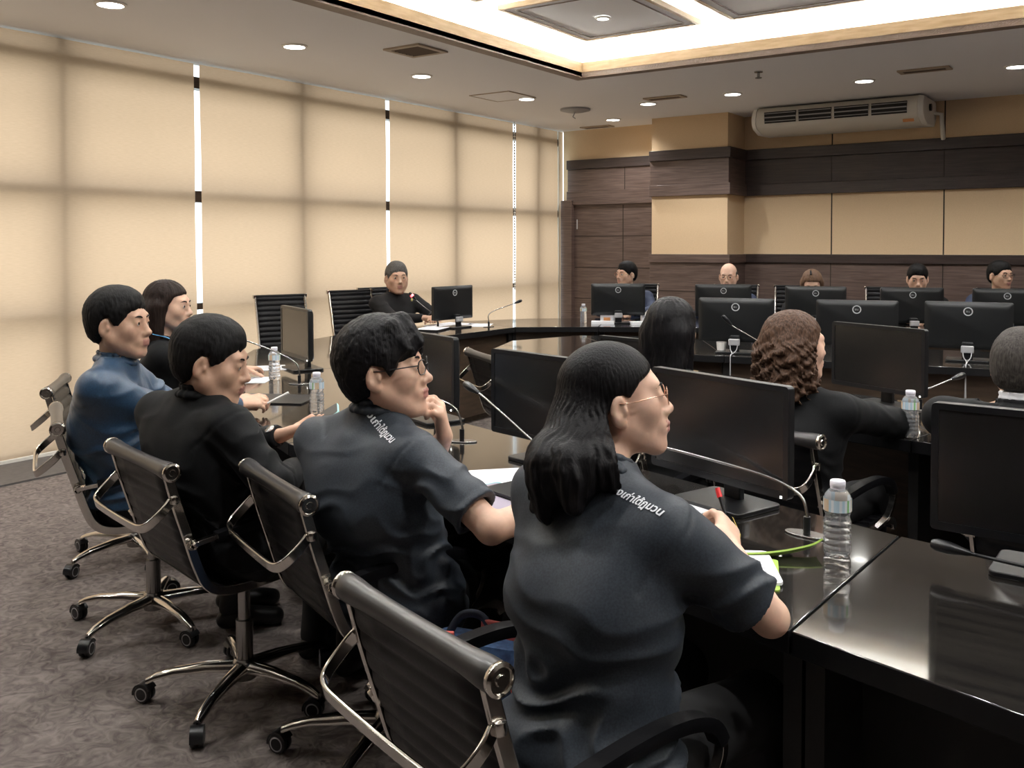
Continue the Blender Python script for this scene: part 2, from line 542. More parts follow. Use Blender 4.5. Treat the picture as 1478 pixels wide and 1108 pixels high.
# ---- ceiling fittings
def downlight(x, y, z, label, r=.075, power=34):
    t = thing('downlight', label, 'downlight', (x, y, z), 0, 'recessed round downlights')
    MB().lathe([(r, .0), (r + .018, .0), (r + .018, -.006), (r, -.012), (r - .004, .0)], 28, cap=False).build('trim_ring', 'white_plastic', t, smooth=40)
    MB().lathe([(0, -.006), (r, -.008)], 28).build('diffuser', 'downlight', t)
    l = bpy.data.lights.new('lamp', 'SPOT')
    l.energy = power; l.spot_size = 2.5; l.spot_blend = .6; l.shadow_soft_size = .06; l.color = (1, .985, .96)
    o = bpy.data.objects.new('lamp', l); COL.objects.link(o); o.parent = t; o.location = (0, 0, -.03)
    return t
MT['downlight'] = emit('downlight_glow', (1, .98, .92), 9)
DL = [(-5.11, 4.63, 'lit downlight nearest the camera in the row along the blinds'), (-5.13, 6.06, 'second lit downlight from the left, in the row along the blinds'),
      (-5.09, 7.6, 'third lit downlight along the blinds, beside the stained ceiling patch'), (-5.13, 9.44, 'farthest lit downlight, in the ceiling corner above the door'),
      (-4.26, 8.58, 'lit downlight in front of the pillar, beside a ceiling vent'), (-3.33, 8.5, 'lit downlight left of the air conditioner'), (-2.12, 8.49, 'lit downlight above the right half of the air conditioner'),
      (-.94, 8.52, 'lit downlight at the right edge of the photo'), (-5.11, 3.2, 'downlight over the window side behind the camera view'), (-5.1, 1.6, 'downlight near the left window corner, out of view'),
      (.3, 8.5, 'downlight beyond the right edge by the panelled wall'), (1.5, 8.5, 'downlight at the far right by the panelled wall'), (-5.1, 0.0, 'downlight behind the camera near the windows')]
for x, y, lb in DL:
    downlight(x, y, ZC, lb)
for i in range(5):
    for j in range(4):
        x0 = PX + i * 1.2; y1 = PY - j * 1.45
        if x0 + PW > HX1 - .1 or y1 - PD < HY0: continue
        downlight(x0 + PW / 2, y1 - PD / 2, ZC + .17, 'small downlight in raised panel, %s from the windows, %s from the panelled wall' %
                  (('first', 'second', 'third', 'fourth', 'fifth')[i], ('first', 'second', 'third', 'fourth')[j]), .04, 36)

def vent(x, y, w, d, label):
    t = thing('ceiling_vent', label, 'vent', (x, y, ZC), 0, 'ceiling air vents')
    e = MB(); frame(e, -w / 2 + .04, w / 2 - .04, -d / 2 + .04, d / 2 - .04, .04, -.014, .0)
    e.build('frame', 'vent_frame', t, bevel=.003)
    e = MB()
    for k in range(7):
        yy = -d / 2 + .05 + (d - .1) * k / 6
        e.box((0, yy, -.005), (w - .08, .010, .016), mtx=Matrix.Rotation(.6, 3, 'X'))
    e.build('louvre', 'vent_wood', t)
    MB().box((0, 0, .001), (w - .06, d - .06, .002)).build('duct_opening', 'dark_hole', t)
vent(-4.49, 5.24, .34, .34, 'square brown ceiling vent between the blinds row of downlights and the cove')
vent(-1.58, 8.24, .40, .16, 'narrow brown ceiling vent above the air conditioner')
vent(-3.95, 8.32, .40, .16, 'narrow brown ceiling vent beside the downlight in front of the pillar')
vent(-5.6, 9.9, .40, .16, 'narrow ceiling vent in the corner above the door')
# access hatch + patch
t = thing('ceiling_hatch', 'square ceiling hatch with a loose lid beside the third downlight', 'hatch', (-5.2, 7.35, ZC))
e = MB(); frame(e, -.22, .22, -.22, .22, .012, -.008, 0); e.build('frame', 'vent_frame', t)
MB().box((0, 0, -.003), (.43, .43, .006)).build('lid', 'white_plastic' if False else 'ceiling', t)
# projector-style ceiling bracket
t = thing('ceiling_speaker', 'small grey ceiling fitting with a hanging tab near the cove corner', 'speaker', (-5.06, 8.48, ZC))
MB().lathe([(.16, 0), (.16, -.02), (.10, -.035), (0, -.035)], 20).build('cover', 'grey_plastic', t, smooth=40)
MB().tube([(0, 0, -.03), (.0, -.05, -.09), (.03, -.05, -.11)], .006, 6).build('hanging_tab', 'grey_plastic', t)
t = thing('sprinkler', 'small ceiling sprinkler head in front of the air conditioner', 'sprinkler', (-2.73, 7.54, ZC))
MB().lathe([(.035, 0), (.035, -.008), (.012, -.012), (.012, -.045), (.028, -.05), (.028, -.055), (0, -.055)], 14).build('head', 'chrome_dim', t, smooth=40)
# ---- air conditioner hung under the ceiling in front of the panelled wall
t = thing('air_conditioner', 'long cream ceiling-hung air conditioner on the panelled wall', 'air conditioner', (-2.66, 9.80, 2.63))
L = 1.68
prof = [(-.30, .02), (-.34, .06), (-.35, .12), (-.33, .19), (-.28, .235), (.28, .235), (.30, .20), (.30, .06), (.22, -.02), (-.15, -.03)]
b = MB()
n = len(prof)
vs = [(-L / 2 + .05, y, z) for y, z in prof] + [(L / 2 - .05, y, z) for y, z in prof]
b.add(vs, [tuple(range(n)), tuple(range(2 * n - 1, n - 1, -1))] + [(i, (i + 1) % n, n + (i + 1) % n, n + i) for i in range(n)])
b.build('casing', 'white_metal', t, bevel=.008)
for s in (-1, 1):
    e = MB()
    vs = [(s * (L / 2 - .05), y * 1.02, z * 1.02) for y, z in prof] + [(s * (L / 2), y * .97, z * .97) for y, z in prof]
    e.add(vs, [tuple(range(n)), tuple(range(2 * n - 1, n - 1, -1))] + [(i, (i + 1) % n, n + (i + 1) % n, n + i) for i in range(n)])
    e.build('end_cap', 'white_plastic', t, bevel=.006)
e = MB(); e2 = MB()
for k in range(4):
    x0 = -L / 2 + .13 + k * (L - .26) / 4; w = (L - .26) / 4 - .03
    e.box((x0 + w / 2 + .015, -.335, .125), (w, .04, .115), mtx=Matrix.Rotation(.12, 3, 'X'))
    for q in range(3):
        e2.box((x0 + w / 2 + .015, -.358, .085 + .04 * q), (w, .012, .007 if q != 1 else .012))
e.build('outlet', 'dark_hole', t)
e2.build('louvre', 'grey_plastic', t)
MB().box((L / 2 - .14, -.30, .0), (.10, .006, .03), mtx=Matrix.Rotation(.6, 3, 'X')).build('badge', 'orange', t)
MB().tube([(L / 2 - .05, .2, .12), (L / 2 + .06, .22, .10), (L / 2 + .07, .25, -.1), (L / 2 + .07, .28, -.14)], .022, 10).build('pipe', 'white_metal', t, smooth=40)
MB().lathe([(0, 0), (.035, .0), (.035, .02), (0, .025)], 14, (L / 2 + .0, -.05, .14), R=Matrix.Rotation(PI / 2, 3, 'Y')).build('knob', 'plastic', t, smooth=40)

# ================================================================ desks
TZ = .75
def off(poly, d):
    """offset of an open polyline to its left by d"""
    out = []
    for i, p in enumerate(poly):
        a = Vector(poly[max(i - 1, 0)]); b = Vector(poly[min(i + 1, len(poly) - 1)])
        t = (b - a).normalized()
        out.append((p[0] - t.y * d, p[1] + t.x * d))
    return out

def desk(name, label, outer, inner, group, apron_in=True, front_out=False, gables=(), brown=True):
    """one desk unit between an outer (seated) edge and an inner (apron) edge"""
    cx = sum(p[0] for p in outer + inner) / len(outer + inner)
    cy = sum(p[1] for p in outer + inner) / len(outer + inner)
    t = thing(name, label, 'desk', (cx, cy, 0), 0, group)
    lo = lambda P: [(p[0] - cx, p[1] - cy) for p in P]
    poly = lo(outer) + lo(inner)[::-1]
    MB().prism(poly, TZ - .045, TZ, 0, 1).build('tabletop', ['table', 'table_edge'], t, bevel=.003)
    o, n = lo(outer), lo(inner)
    def mix(a, b, k): return (a[0] + (b[0] - a[0]) * k, a[1] + (b[1] - a[1]) * k)
    # modesty panel a little behind the inner edge
    k0, k1 = (.86, .90)
    for i in range(len(n) - 1):
        q = [mix(n[i], o[i], 1 - k1), mix(n[i + 1], o[i + 1], 1 - k1), mix(n[i + 1], o[i + 1], 1 - k0), mix(n[i], o[i], 1 - k0)]
        MB().prism(q, .06, TZ - .045).build('modesty_panel', 'panel_brown' if brown else 'panel_black', t)
    # gable panels at the ends of the unit
    for i in gables:
        a, b = mix(o[i], n[i], .10), mix(o[i], n[i], .94)
        d = Vector((b[0] - a[0], b[1] - a[1])).normalized()
        w = Vector((-d.y, d.x)) * .018
        sg = 1 if i == 0 else -1
        c = Vector((o[1 if i == 0 else i - 1][0] - o[i][0], o[1 if i == 0 else i - 1][1] - o[i][1])).normalized() * .022
        q = [(a[0] + w.x + c.x, a[1] + w.y + c.y), (a[0] - w.x + c.x, a[1] - w.y + c.y), (b[0] - w.x + c.x, b[1] - w.y + c.y), (b[0] + w.x + c.x, b[1] + w.y + c.y)]
        MB().prism(q, .0, TZ - .045).build('leg_panel', 'panel_black', t)
    if front_out:
        q = [mix(o[0], n[0], .42), mix(o[-1], n[-1], .42), mix(o[-1], n[-1], .47), mix(o[0], n[0], .47)]
        MB().prism(q, .04, TZ - .045).build('front_panel', 'panel_black', t)
    return t

# outer ring, from the right foreground round to the far right
ON = [(1.10, 1.36), (-.155, 1.545), (-.53, 1.645), (-2.50, 2.22), (-3.25, 2.58), (-4.25, 3.25), (-4.95, 4.10), (-5.20, 5.10), (-5.20, 6.65), (-4.85, 7.25), (-4.25, 7.72), (-3.45, 8.07), (-1.2, 8.47), (1.2, 8.88)]
OF = [(1.10, 2.08), (-.05, 2.25), (-.49, 2.335), (-2.33, 2.90), (-2.95, 3.20), (-3.75, 3.78), (-4.28, 4.50), (-4.47, 5.30), (-4.43, 6.44), (-4.20, 6.62), (-3.86, 6.85), (-3.30, 7.20), (-1.1, 7.66), (1.2, 8.10)]
G1 = 'desks of the outer ring'
def seg(a, b):
    """sub-polyline with a 1.5 mm joint at each end"""
    def cut(P):
        q = [Vector(p) for p in P[a:b + 1]]
        q[0] = q[0] + (q[1] - q[0]).normalized() * .002
        q[-1] = q[-1] + (q[-2] - q[-1]).normalized() * .002
        return [tuple(p) for p in q]
    return cut(ON), cut(OF)
for a, b, lb, gb, fo in ((0, 2, 'glossy black desk in the right foreground with nobody seated at it', (0, 2), True),
                         (2, 3, 'long glossy black desk in front of the two people in grey polo shirts', (0, 1), False),
                         (3, 5, 'glossy black desk in front of the people in black suit and blue jacket', (0, 2), False),
                         (5, 7, 'glossy black corner desk in front of the nearer empty chair', (0, 2), False),
                         (7, 8, 'glossy black desk along the blinds with the seated speaker', (0, 1), False),
                         (8, 10, 'glossy black corner desk between the speaker and the man by the door', (0, 2), False),
                         (10, 11, 'short glossy black desk of the man in front of the door', (0, 1), False),
                         (11, 12, 'far glossy black desk along the panelled wall with three monitors', (0, 1), False),
                         (12, 13, 'far right glossy black desk along the panelled wall', (0, 1), False)):
    o, n = seg(a, b)
    desk('conference_desk', lb, o, n, G1, gables=gb, front_out=fo, brown=a > 4)
# inner ring
IN_O = [(.9, 3.16), (-.70, 3.50), (-1.5, 3.72), (-2.4, 4.05), (-3.1, 4.48), (-3.62, 4.98), (-3.83, 5.52), (-3.62, 6.12), (-3.20, 6.32), (-2.72, 6.36), (-.4, 6.72), (.9, 6.95)]
IN_I = [(.9, 3.98), (-.55, 4.27), (-1.35, 4.50), (-2.1, 4.80), (-2.55, 5.00), (-2.80, 5.15), (-2.90, 5.28), (-2.80, 5.37), (-2.60, 5.42), (-2.20, 5.50), (-.65, 5.76), (.9, 6.02)]
G2 = 'desks of the inner ring'
def seg2(a, b):
    def cut(P):
        q = [Vector(p) for p in P[a:b + 1]]
        q[0] = q[0] + (q[1] - q[0]).normalized() * .002
        q[-1] = q[-1] + (q[-2] - q[-1]).normalized() * .002
        return [tuple(p) for p in q]
    return cut(IN_O), cut(IN_I)
for a, b, lb in ((0, 1, 'inner glossy black desk at the right, before the man with grey hair'), (1, 3, 'inner glossy black desk before the two seated women seen from behind'),
                 (3, 7, 'rounded inner glossy black desk end reflecting the blinds'), (7, 9, 'rounded far inner desk corner behind the black-haired woman'),
                 (9, 10, 'far inner glossy black desk with monitors turned away and a brown front'), (10, 11, 'far inner desk at the right edge of the photo')):
    o, n = seg2(a, b)
    desk('conference_desk', lb, o, n, G2, gables=(0,))

# ================================================================ swivel chairs
LOW = [(.255, .418), (.238, .445), (.18, .458), (.05, .448), (-.08, .437), (-.165, .442), (-.212, .47), (-.24, .53), (-.268, .62), (-.296, .71), (-.322, .805)]
HIGH = [(.255, .418), (.238, .445), (.18, .458), (.05, .448), (-.08, .437), (-.165, .442), (-.212, .47), (-.24, .53), (-.268, .62), (-.30, .74), (-.335, .88), (-.375, 1.03)]

def sling(prof, s0, s1, hw, pitch, pad=.011):
    P = smooth_path([(0, y, z) for y, z in prof], 14)
    P = P[s0:s1]
    L = [0]
    for i in range(1, len(P)):
        L.append(L[-1] + (P[i] - P[i - 1]).length)
    # resample
    N = max(12, int(L[-1] / pitch * 8))
    Q, nn = [], []
    for k in range(N + 1):
        s = L[-1] * k / N
        i = 0
        while i < len(L) - 2 and L[i + 1] < s: i += 1
        t = (s - L[i]) / max(1e-9, L[i + 1] - L[i])
        Q.append(P[i].lerp(P[i + 1], t))
    mb = MB()
    vs = []
    xs = [-hw, -hw * .985, -hw * .6, 0, hw * .6, hw * .985, hw]
    for k, q in enumerate(Q):
        t = (Q[min(k + 1, N)] - Q[max(k - 1, 0)]).normalized()
        nrm = Vector((0, t.z, -t.y))          # towards the sitter side for front->back travel
        if nrm.z < 0 and abs(t.z) < .5: nrm = -nrm
        rib = abs(math.sin(PI * (L[-1] * k / N) / pitch)) ** .6
        for j, x in enumerate(xs):
            e = 0 if j in (0, 6) else 1
            vs.append(q + nrm * (pad * .4 + pad * .75 * rib) * e + Vector((x, 0, 0)))
        for j, x in enumerate(xs):
            e = 0 if j in (0, 6) else 1
            vs.append(q - nrm * (pad * .4 + pad * .38 * rib) * e + Vector((x, 0, 0)) - nrm * .002)
    m = 14
    fs = []
    for k in range(N):
        for j in range(6):
            a = k * m + j
            fs.append((a, a + 1, a + m + 1, a + m))
            b = a + 7
            fs.append((b + 1, b, b + m, b + m + 1))
        for j in (0, 6):
            fs.append((k * m + j, k * m + 7 + j, (k + 1) * m + 7 + j, (k + 1) * m + j))
    for k in (0, N):
        for j in range(6):
            fs.append((k * m + j, k * m + j + 1, k * m + 8 + j, k * m + 7 + j))
    return mb.add(vs, fs)

def make_chair(label, prof, group, high=False, arms=True, base_rot=0., roll='leather_grey'):
    t = thing('office_chair', label, 'chair', (0, 0, 0), 0, group)
    n = len(prof)
    cut = 14 * 6
    tot = 14 * (n - 1) + 1
    sling(prof, 0, cut + 1, .232, .042).build('seat', 'leather', t, smooth=70)
    sling(prof, cut, tot, .232, .042).build('backrest', 'leather', t, smooth=70)
    path = [Vector((0, y, z)) for y, z in prof]
    path = smooth_path(path, 6)
    for s in (-1, 1):
        mb = MB()
        P = [p + Vector((s * .242, 0, 0)) for p in path]
        mb.sweep(P, [(-.007, -.014), (.007, -.014), (.007, .014), (-.007, .014)], (1, 0, 0))
        mb.build('side_frame', 'chrome', t, bevel=.003)
    y1, z1 = prof[-1]
    if not high:
        R = Matrix.Rotation(PI / 2, 3, 'Y')
        pr = [(0, -.272), (.0235, -.272), (.0255, -.265), (.0255, -.235), (.022, -.18), (.0205, -.09), (.020, 0), (.0205, .09), (.022, .18), (.0255, .235), (.0255, .265), (.0235, .272), (0, .272)]
        rl = MB().lathe(pr, 20, (0, y1, z1 + .014), R=R).build('head_roll', roll, t, smooth=50)
        for s in (-1, 1):
            MB().lathe([(.012, 0), (.0245, 0), (.0265, .004), (.0265, .012), (.021, .016), (.019, .011), (.010, .011), (.008, .014), (0, .014)], 20, (s * .268, y1, z1 + .014), R=Matrix.Rotation(s * PI / 2, 3, 'Y')).build('end_cap', 'chrome', rl, smooth=40)
        # chrome bar across the back
        def back_y(z):
            for (ya, za), (yb, zb) in zip(prof, prof[1:]):
                if za <= z <= zb and z > .5: return ya + (yb - ya) * (z - za) / (zb - za)
            return prof[-1][0]
        za = .735
        a = back_y(za)
        half = [(-.246, a - .01, za), (-.252, a - .035, za - .025), (-.245, a - .070, za - .055), (-.215, a - .088, za - .07), (-.12, a - .092, za - .074)]
        P = smooth_path(half + [(-x, y, z) for x, y, z in half[::-1]], 5)
        MB().sweep(P, [(-.013, -.0045), (.013, -.0045), (.013, .0045), (-.013, .0045)], (0, -.25, 1)).build('back_bar', 'chrome', t, bevel=.003)
        for s in (-1, 1):
            MB().lathe([(0, -.012), (.010, -.010), (.012, 0), (.010, .010), (0, .012)], 10, (s * .254, a - .004, za)).build('bolt', 'chrome', t, smooth=60)
    else:
        MB().tube([(-.25, y1, z1 + .004), (.25, y1, z1 + .004)], .013, 10).build('head_roll', 'leather', t, smooth=40)
        for s in (-1, 1):
            MB().box((s * .25, y1, z1 + .004), (.022, .03, .03)).build('end_cap', 'chrome', t, bevel=.004)
    if arms:
        for s in (-1, 1):
            x = s * .285
            P = smooth_path([(s * .245, -.262, .60), (x - s * .005, -.262, .605), (x, -.24, .612), (x, -.05, .632), (x, .06, .632), (x, .13, .61), (x, .165, .56), (x - s * .01, .14, .49), (s * .255, .09, .452)], 6)
            a = MB().sweep(P, [(-.012, -.007), (.012, -.007), (.012, .007), (-.012, .007)], (1, 0, 0)).build('armrest', 'chrome', t, bevel=.003)
            Q = smooth_path([(x, -.20, .617), (x, -.05, .634), (x, .06, .634), (x, .13, .613), (x, .158, .575)], 6)
            MB().sweep(Q, [(-.019, -.012), (.019, -.012), (.022, 0), (.019, .013), (-.019, .013), (-.022, 0)], (1, 0, 0)).build('arm_pad', 'leather', a, smooth=60)
            MB().tube([(s * .232, -.258, .60), (s * .262, -.262, .60)], .015, 12).build('arm_joint', 'chrome', a, smooth=40)
    MB().tube([(0, 0, .085), (0, 0, .25), (0, 0, .251), (0, 0, .40)], [.027, .027, .019, .019], 16).build('gas_column', 'chrome_dim', t, smooth=40)
    MB().box((0, .0, .405), (.16, .24, .035)).box((0, -.02, .425), (.40, .05, .018)).build('seat_mechanism', 'plastic_dull', t, bevel=.006)
    MB().lathe([(0, .06), (.036, .06), (.04, .075), (.038, .115), (.03, .125), (0, .125)], 18).build('base_hub', 'chrome_dim', t, smooth=40)
    for k in range(5):
        a = base_rot + 2 * PI * k / 5
        d = Vector((math.cos(a), math.sin(a), 0)); w = Vector((-d.y, d.x, 0))
        st = [(.025, .098, .024, .020), (.12, .100, .020, .016), (.22, .093, .017, .012), (.275, .080, .015, .011), (.305, .066, .011, .010)]
        vs = []
        for r, z, hw, hh in st:
            for q, e in ((-1, -.6), (1, -.6), (1.0, .3), (.45, 1), (-.45, 1), (-1.0, .3)):
                vs.append(d * r + w * hw * q + Vector((0, 0, z + hh * e)))
        fs = [(i * 6 + j, i * 6 + (j + 1) % 6, i * 6 + 6 + (j + 1) % 6, i * 6 + 6 + j) for i in range(4) for j in range(6)] + [tuple(range(5, -1, -1)), tuple(24 + j for j in range(6))]
        MB().add(vs, fs).build('base_leg', 'chrome', t, smooth=50)
        c = d * .300
        b = a + 1.9 + k * .8
        e = Vector((math.cos(b), math.sin(b), 0)); f = Vector((-e.y, e.x, 0))
        cs = MB().tube([c + Vector((0, 0, .068)), c + Vector((0, 0, .045))], .007, 8)
        cc = c + f * .012 + Vector((0, 0, .029))
        # hood over the twin wheels
        arc = [cc + f * (.031 * math.cos(q)) + Vector((0, 0, .031 * math.sin(q))) for q in np.linspace(-.15, PI * .85, 9)]
        cs.sweep(arc, [(-.019, -.003), (.019, -.003), (.019, .003), (-.019, .003)], tuple(e))
        ca = cs.build('caster', 'plastic', t, smooth=50)
        for s in (-1, 1):
            R = Vector((0, 0, 1)).rotation_difference(e * s).to_matrix()
            wl_ = MB()
            wl_.lathe([(0, .004), (.028, .004), (.029, .008), (.029, .016), (.026, .019)], 18, cc, 0, R)
            wl_.lathe([(.026, .019), (.0215, .0195)], 18, cc, 0, R)
            wl_.lathe([(.0225, .0192), (.0185, .0205), (.0170, .0192)], 18, cc, 1, R)
            wl_.lathe([(.0175, .0190), (0, .0165)], 18, cc, 0, R)
            wl_.build('wheel', ['plastic', 'grey_plastic'], ca, smooth=50)
    return t

GC = 'low-back black swivel chairs'
GH = 'high-back black ribbed chairs'
def rz_of(fx, fy):
    return math.atan2(fy, fx) - PI / 2
def narrow(t, k=.86):
    """chairs of this set are slim"""
    seen = set()
    def go(o):
        if o.type == 'MESH' and o.data not in seen and not o.name.startswith(('base', 'caster', 'wheel', 'gas')):
            seen.add(o.data)
            for v in o.data.vertices: v.co.x *= k
        for c in kids(o): go(c)
    go(t)
    return t
ch0 = narrow(make_chair('black swivel chair nearest the camera, behind the woman in grey polo', LOW, GC, base_rot=.35))
ch0.location = (-.900, 1.455, 0); ch0.rotation_euler.z = rz_of(.30, .955)
dup(ch0, 'black swivel chair with chrome back bar behind the man in grey polo', (-1.775, 1.935, 0), rz_of(.37, .93), GC)
c3 = dup(ch0, 'black swivel chair with grey head roll behind the man in black suit', (-2.385, 1.925, 0), rz_of(.23, .97), GC)
dup(ch0, 'black swivel chair seen from its side under the man in blue jacket', (-3.13, 2.10, 0), rz_of(.48, .88), GC)
dup(ch0, 'black swivel chair under the dark-haired woman by the blinds', (-3.86, 2.50, 0), rz_of(.62, .78), GC)
dup(ch0, 'empty black swivel chair with chrome back bar tucked in at the inner desk', (-2.94, 4.46, 0), rz_of(.55, .84), GC)
dup(ch0, 'black swivel chair under the black-haired woman at the inner desk', (-1.56, 3.15, 0), rz_of(.20, .98), GC)
dup(ch0, 'black swivel chair under the curly-haired woman, chrome armrest showing', (-1.02, 3.33, 0), rz_of(.22, .97), GC)
dup(ch0, 'black swivel chair under the grey-haired man at the right edge', (-.17, 3.20, 0), rz_of(.2, .98), GC)
chh = narrow(make_chair('empty high-back black ribbed chair nearest, left of the angled monitor', HIGH, GH, True, base_rot=.2))
chh.location = (-5.50, 4.98, 0); chh.rotation_euler.z = rz_of(.93, -.37)
dup(chh, 'empty high-back black ribbed chair directly left of the seated speaker', (-5.55, 5.86, 0), rz_of(.95, -.3), GH)
dup(chh, 'high-back black chair hidden behind the seated speaker', (-5.70, 6.42, 0), rz_of(.98, -.2), GH)
dup(chh, 'high-back black chair under the man with glasses in front of the door', (-4.20, 8.14, 0), rz_of(.35, -.94), GH)
dup(chh, 'high-back black chair under the bald man before the pillar', (-3.32, 8.48, 0), rz_of(.25, -.97), GH)
dup(chh, 'black ribbed chair showing between the bald man and the woman with a hair clip', (-2.74, 8.62, 0), rz_of(.28, -.96), GH)
dup(chh, 'black ribbed chair showing left of the dark-haired man behind the far desk', (-1.92, 8.75, 0), rz_of(.28, -.96), GH)
dup(chh, 'high-back black chair under the man with glasses at the far right', (-1.04, 9.0, 0), rz_of(.2, -.98), GH)

# ================================================================ monitors
def make_monitor(label, group, ztop=1.10):
    """origin on the desk, screen facing local -Y"""
    t = thing('computer_monitor', label, 'monitor', (0, 0, 0), 0, group)
    W, H, zb = .478, .282, ztop - TZ - .282
    zc = zb + H / 2
    # rear housing: rounded slab bulging at the middle
    rows = []
    out = rrect(W, H, .012, 4)
    inn = rrect(W - .03, H - .03, .016, 4)
    inn2 = rrect(W - .075, H - .07, .03, 4)
    vs, n = [], len(out)
    for P, y in ((out, -.006), (out, .012), (inn, .024), (inn2, .029)):
        vs += [(x, y, zc + z) for x, z in P]
    fs = [(r * n + i, r * n + (i + 1) % n, (r + 1) * n + (i + 1) % n, (r + 1) * n + i) for r in range(3) for i in range(n)]
    fs += [tuple(range(n)), tuple(3 * n + i for i in range(n - 1, -1, -1))]
    MB().add(vs, fs).build('housing', 'plastic_dull', t, smooth=35)
    # bezel and screen on the front
    bz = MB()
    bo, bi = rrect(W, H, .010, 4), rrect(W - .030, H - .034, .003, 4)
    m = len(bo)
    vs = [(x, -.0065, zc + z) for x, z in bo] + [(x, -.012, zc + z * .995) for x, z in bo] + [(x, -.012, zc + z + .002) for x, z in bi] + [(x, -.008, zc + z + .002) for x, z in bi]
    fs = [(r * m + i, r * m + (i + 1) % m, (r + 1) * m + (i + 1) % m, (r + 1) * m + i) for r in range(3) for i in range(m)]
    bz.add(vs, fs).build('bezel', 'plastic', t, smooth=40)
    MB().box((0, -.0088, zc + .002), (W - .030, .002, H - .034)).build('screen', 'screen', t)
    MB().box((W / 2 - .02, -.0125, zb + .006), (.005, .002, .005)).build('power_light', 'led_white', t)
    # round maker's mark on the back
    R = Matrix.Rotation(-PI / 2, 3, 'X')
    lg = MB().lathe([(.0200, 0), (.0200, .002), (.0260, .002), (.0260, 0)], 28, (0, .0288, zc + H * .30), 0, R)
    for x, ww in ((-.0092, .0042), (-.003, .0042), (.0028, .0036), (.0082, .0036)):
        for k, (dx, dz, w, h) in enumerate(((-.0016, 0, .0010, .009), (.0004, .0042, ww * .7, .0011), (.0004, -.0042, ww * .7, .0011)) if x < 0 else ((-.0012, 0, .0010, .009), (.0004, -.0042, ww * .7, .0011))):
            lg.box((-(x + dx), .0308, zc + H * .30 + dz), (w, .0015, h))
        if x == -.0092: lg.box((-(x + .002), .0308, zc + H * .30), (.0010, .0015, .007))
        if x == -.003: lg.box((-(x + .0003), .0308, zc + H * .30), (.0026, .0015, .0010))
    lg.build('logo', 'silver', t, smooth=40)
    # stand
    nk = MB()
    nk.box((0, .066, (zb + .02) / 2 + .004), (.058, .020, zb + .01), mtx=Matrix.Rotation(.04, 3, 'X'))
    nk.build('stand_neck', 'plastic', t, bevel=.004)
    MB().box((0, .048, zb + .025), (.060, .040, .040)).build('hinge', 'plastic_dull', t, bevel=.006)
    MB().box((0, .080, zb + .004), (.070, .026, .042)).build('cable_clip', 'grey_plastic', t, bevel=.006)
    MB().prism(rrect(.235, .175, .018, 4, (0, .035)), 0, .012).build('stand_base', 'plastic', t, bevel=.003)
    return t

GM = {'A': 'monitors on the near outer desks', 'C': 'monitors turned away on the inner ring', 'D': 'monitors on the far outer desks', 'B': 'monitors on the inner ring facing the camera'}
def R_(d): return math.radians(d)
m0 = make_monitor('dark monitor cut off by the right edge in the foreground', GM['A'])
m0.location = (-.160, 2.205, TZ); m0.rotation_euler.z = R_(-2)
def mon(label, x, y, ang, g, z=TZ):
    return dup(m0, label, (x, y, z), R_(ang), GM[g])
mon('large dark monitor right beside the face of the woman in grey polo', -.950, 2.330, -20, 'A')
mon('monitor directly left of the head of the woman in grey polo', -1.60, 2.475, -14, 'A')
mon('monitor directly right of the face of the man with glasses in grey polo', -2.375, 2.815, -20, 'A')
mon('narrow angled monitor in front of the nearer empty chair', -3.95, 3.57, -24, 'A')
mon('monitor in front of the seated speaker, seen obliquely from behind', -4.87, 6.14, 85 - 180 + 180, 'D').rotation_euler.z = R_(-95)
for lb, x, y, an, g in (('rear of the monitor behind the black-haired woman on the inner desk', -2.215, 5.735, 193, 'C'), ('rear of the inner monitor above the curly-haired woman', -1.51, 5.925, 195, 'C'),
                        ('rear of the inner monitor beside the grey-haired man at the right', -.91, 6.105, 187, 'C'),
                        ('rear of the monitor before the man with glasses at the door', -3.915, 7.30, 212, 'D'), ('rear of the monitor before the bald man', -3.075, 7.655, 208, 'D'),
                        ('rear of the monitor hiding the woman with a hair clip', -2.285, 7.675, 200, 'D'), ('rear of the monitor before the dark-haired man in the far row', -1.575, 7.83, 208, 'D'),
                        ('rear of the monitor at the right edge of the far row', -.93, 8.03, 197, 'D'),
                        ('dark monitor facing the camera behind the curly-haired woman', -.97, 4.155, -26, 'B')):
    mon(lb, x, y, an, g)
mlow = make_monitor('dark monitor behind the black-haired woman on the inner desk, its top just showing', GM['B'], 1.015)
mlow.location = (-1.945, 3.83, TZ); mlow.rotation_euler.z = R_(-12)

# cables hanging from the turned-away monitors over the inner desk edge
for o, dy in ((bpy.data.objects['computer_monitor.006'], .225), (bpy.data.objects['computer_monitor.008'], .335)):
    cb_ = MB()
    for sx in (-1, 1):
        cb_.tube(smooth_path([(sx * .024, .080, .075), (sx * .020, .105, .03), (sx * .004, .135, .008), (0, dy - .01, .006), (0, dy + .012, -.02), (sx * .002, dy + .014, -.16), (sx * .006, dy - .01, -.24)], 5), .003, 6)
    cb_.build('cable', 'grey_plastic', o, smooth=60)

# ================================================================ people: smooth distance-field bodies, one surface each
V3 = lambda *a: np.array(a, dtype=float)
def unit(v): return v / max(1e-9, np.linalg.norm(v))

